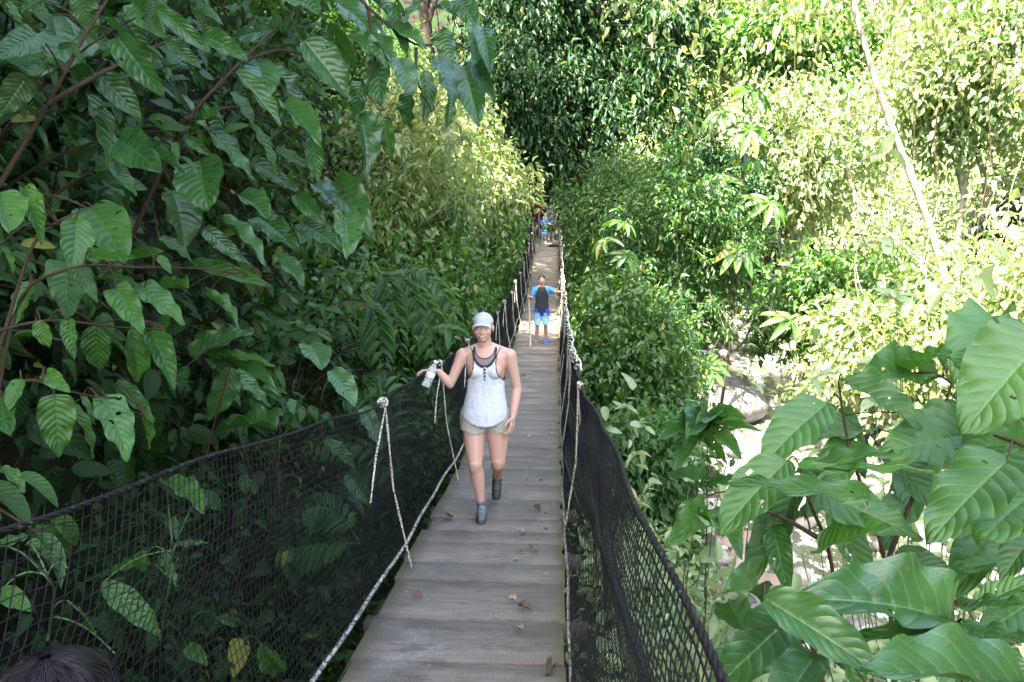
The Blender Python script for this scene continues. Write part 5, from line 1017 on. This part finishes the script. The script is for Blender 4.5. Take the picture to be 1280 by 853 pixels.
# ---- the group at the far end
fz = lambda y: float(dz(y)) if y < 35.5 else float(np.interp(y, FY, FZ))+.03
st_legs = [((-.09, -.02, .46), (-.1, .02, .085)), ((.09, -.02, .46), (.1, .02, .085))]; hang = [((-.05, .0, -.27), (-.05, -.08, -.5)), ((.05, .0, -.27), (.05, -.08, -.5))]
def kidshirt(P):
    c = np.tile(np.array((.03, .16, .62)), (len(P), 1)); c[(np.abs(P[:, 0]) < .07) & (np.abs(P[:, 2]-.78) < .09) & (fbm(P[:, 0]*20, P[:, 2]*20, 2) > 0)] = (.4, .5, .45); return c
person('small boy in bright blue shirt and striped shorts at the far end', (-.57, 34.9, fz(34.9)), 1.17, [((-.14, -.02, -.2), (-.24, -.1, -.38)), ((.15, -.02, -.14), (.36, -.06, -.22))], st_legs, (.03, .16, .62), (.03, .16, .62), (.3, .6, .8), (.3, .3, .3), (.02, .013, .01), kid=True, shirtf=kidshirt,
    pantf=lambda P: np.where((np.sin(P[:, 2]*62) > .1)[:, None], np.array((.5, .8, .9)), np.array((.03, .2, .62))), voxel=.012)
person('woman in grey patterned sleeveless top and dark skirt beside the small boy', (-.27, 35.6, fz(35.6)), 1.62, [((-.06, -.02, -.27), (-.02, -.14, -.45)), ((.08, .02, -.26), (.02, -.08, -.5))], st_legs, (.13, .17, .2), SK, (.02, .02, .022), (.35, .5, .6), (.2, .09, .05), female=True, sleeve_len=.05, voxel=.012, longhair=False, pant_z=.27,
    shirtf=lambda P: np.where((fbm(P[:, 0]*30, P[:, 2]*30, 2) > 0.05)[:, None], np.array((.3, .36, .4)), np.array((.07, .1, .13))))
person('woman in sunglasses with long dark hair standing behind the others at the far end', (-.62, 36.6, fz(36.6)), 1.6, hang, st_legs, (.03, .03, .035), SK, (.03, .04, .07), (.1, .1, .1), (.04, .025, .02), female=True, sleeve_len=.1, voxel=.012, longhair=True, glasses=True)
person('man in red shirt and grey trousers, leftmost of the far group', (-1.0, 37.0, fz(37)), 1.8, hang, st_legs, (.32, .015, .02), (.32, .015, .02), (.09, .1, .12), (.05, .05, .05), (.03, .02, .015), voxel=.013, skin=(.4, .22, .15), pant_z=.08)
person('bald man in dark shirt at the right of the far group', (.02, 37.2, fz(37.2)), 1.74, hang, st_legs, (.02, .02, .022), (.02, .02, .022), (.16, .15, .12), (.05, .05, .05), (.2, .12, .08), voxel=.013, skin=(.42, .25, .18))
# ---- dark-haired child in front of the camera, only the crown of the head in view
t = NT('dark_hair'); o = t.obj(); t.l(t.mix(t.ramp(t.noise(o, 9, 4, .6, (9, 1, 1)), .4, .7), (.005, .004, .005), (.016, .012, .013)), t.p.inputs['Base Color']); t.p.inputs['Roughness'].default_value = .42; t.p.inputs['Specular IOR Level'].default_value = .25; M['hair_dark'] = t.m
chy = 1.05; chx = -.755
child, _ = person('dark-haired child at the bottom left corner, only the top of the head showing', (chx, chy, float(dz(chy))+.01), 1.02, hang, st_legs, (.2, .1, .15), (.2, .1, .15), (.05, .06, .1), (.3, .3, .3), (.02, .015, .017), kid=True, voxel=.009, rz=math.pi-.15)
for c_ in child.children:
    if c_.name.startswith('hair'):
        c_.data.materials.clear(); c_.data.materials.append(M['hair_dark'])
# loose strands over the child's head
b = MB(); hc2 = V3(0, -.02, 1.02-.118*.9); st = np.random.RandomState(5); P = []
for j in range(1100):
    a0 = st.rand()*6.28; th = np.linspace(.08+st.rand()*.25, 1.35, 7); a = a0+np.linspace(0, st.randn()*.35, 7); rr_ = 1+st.rand()*.05+np.linspace(0, .08*st.rand(), 7)+.02*np.sin(th*6+a0*3)
    P.append(hc2+V3(0, .018, .038)+np.stack([.082*np.sin(th)*np.cos(a), .097*np.sin(th)*np.sin(a), .087*np.cos(th)], 1)*rr_[:, None])
V, F = tubes(np.array(P), .0011, 3); b.addnp(V, F); b.build('hair_strands', M['hair_dark'], child, smooth=True)
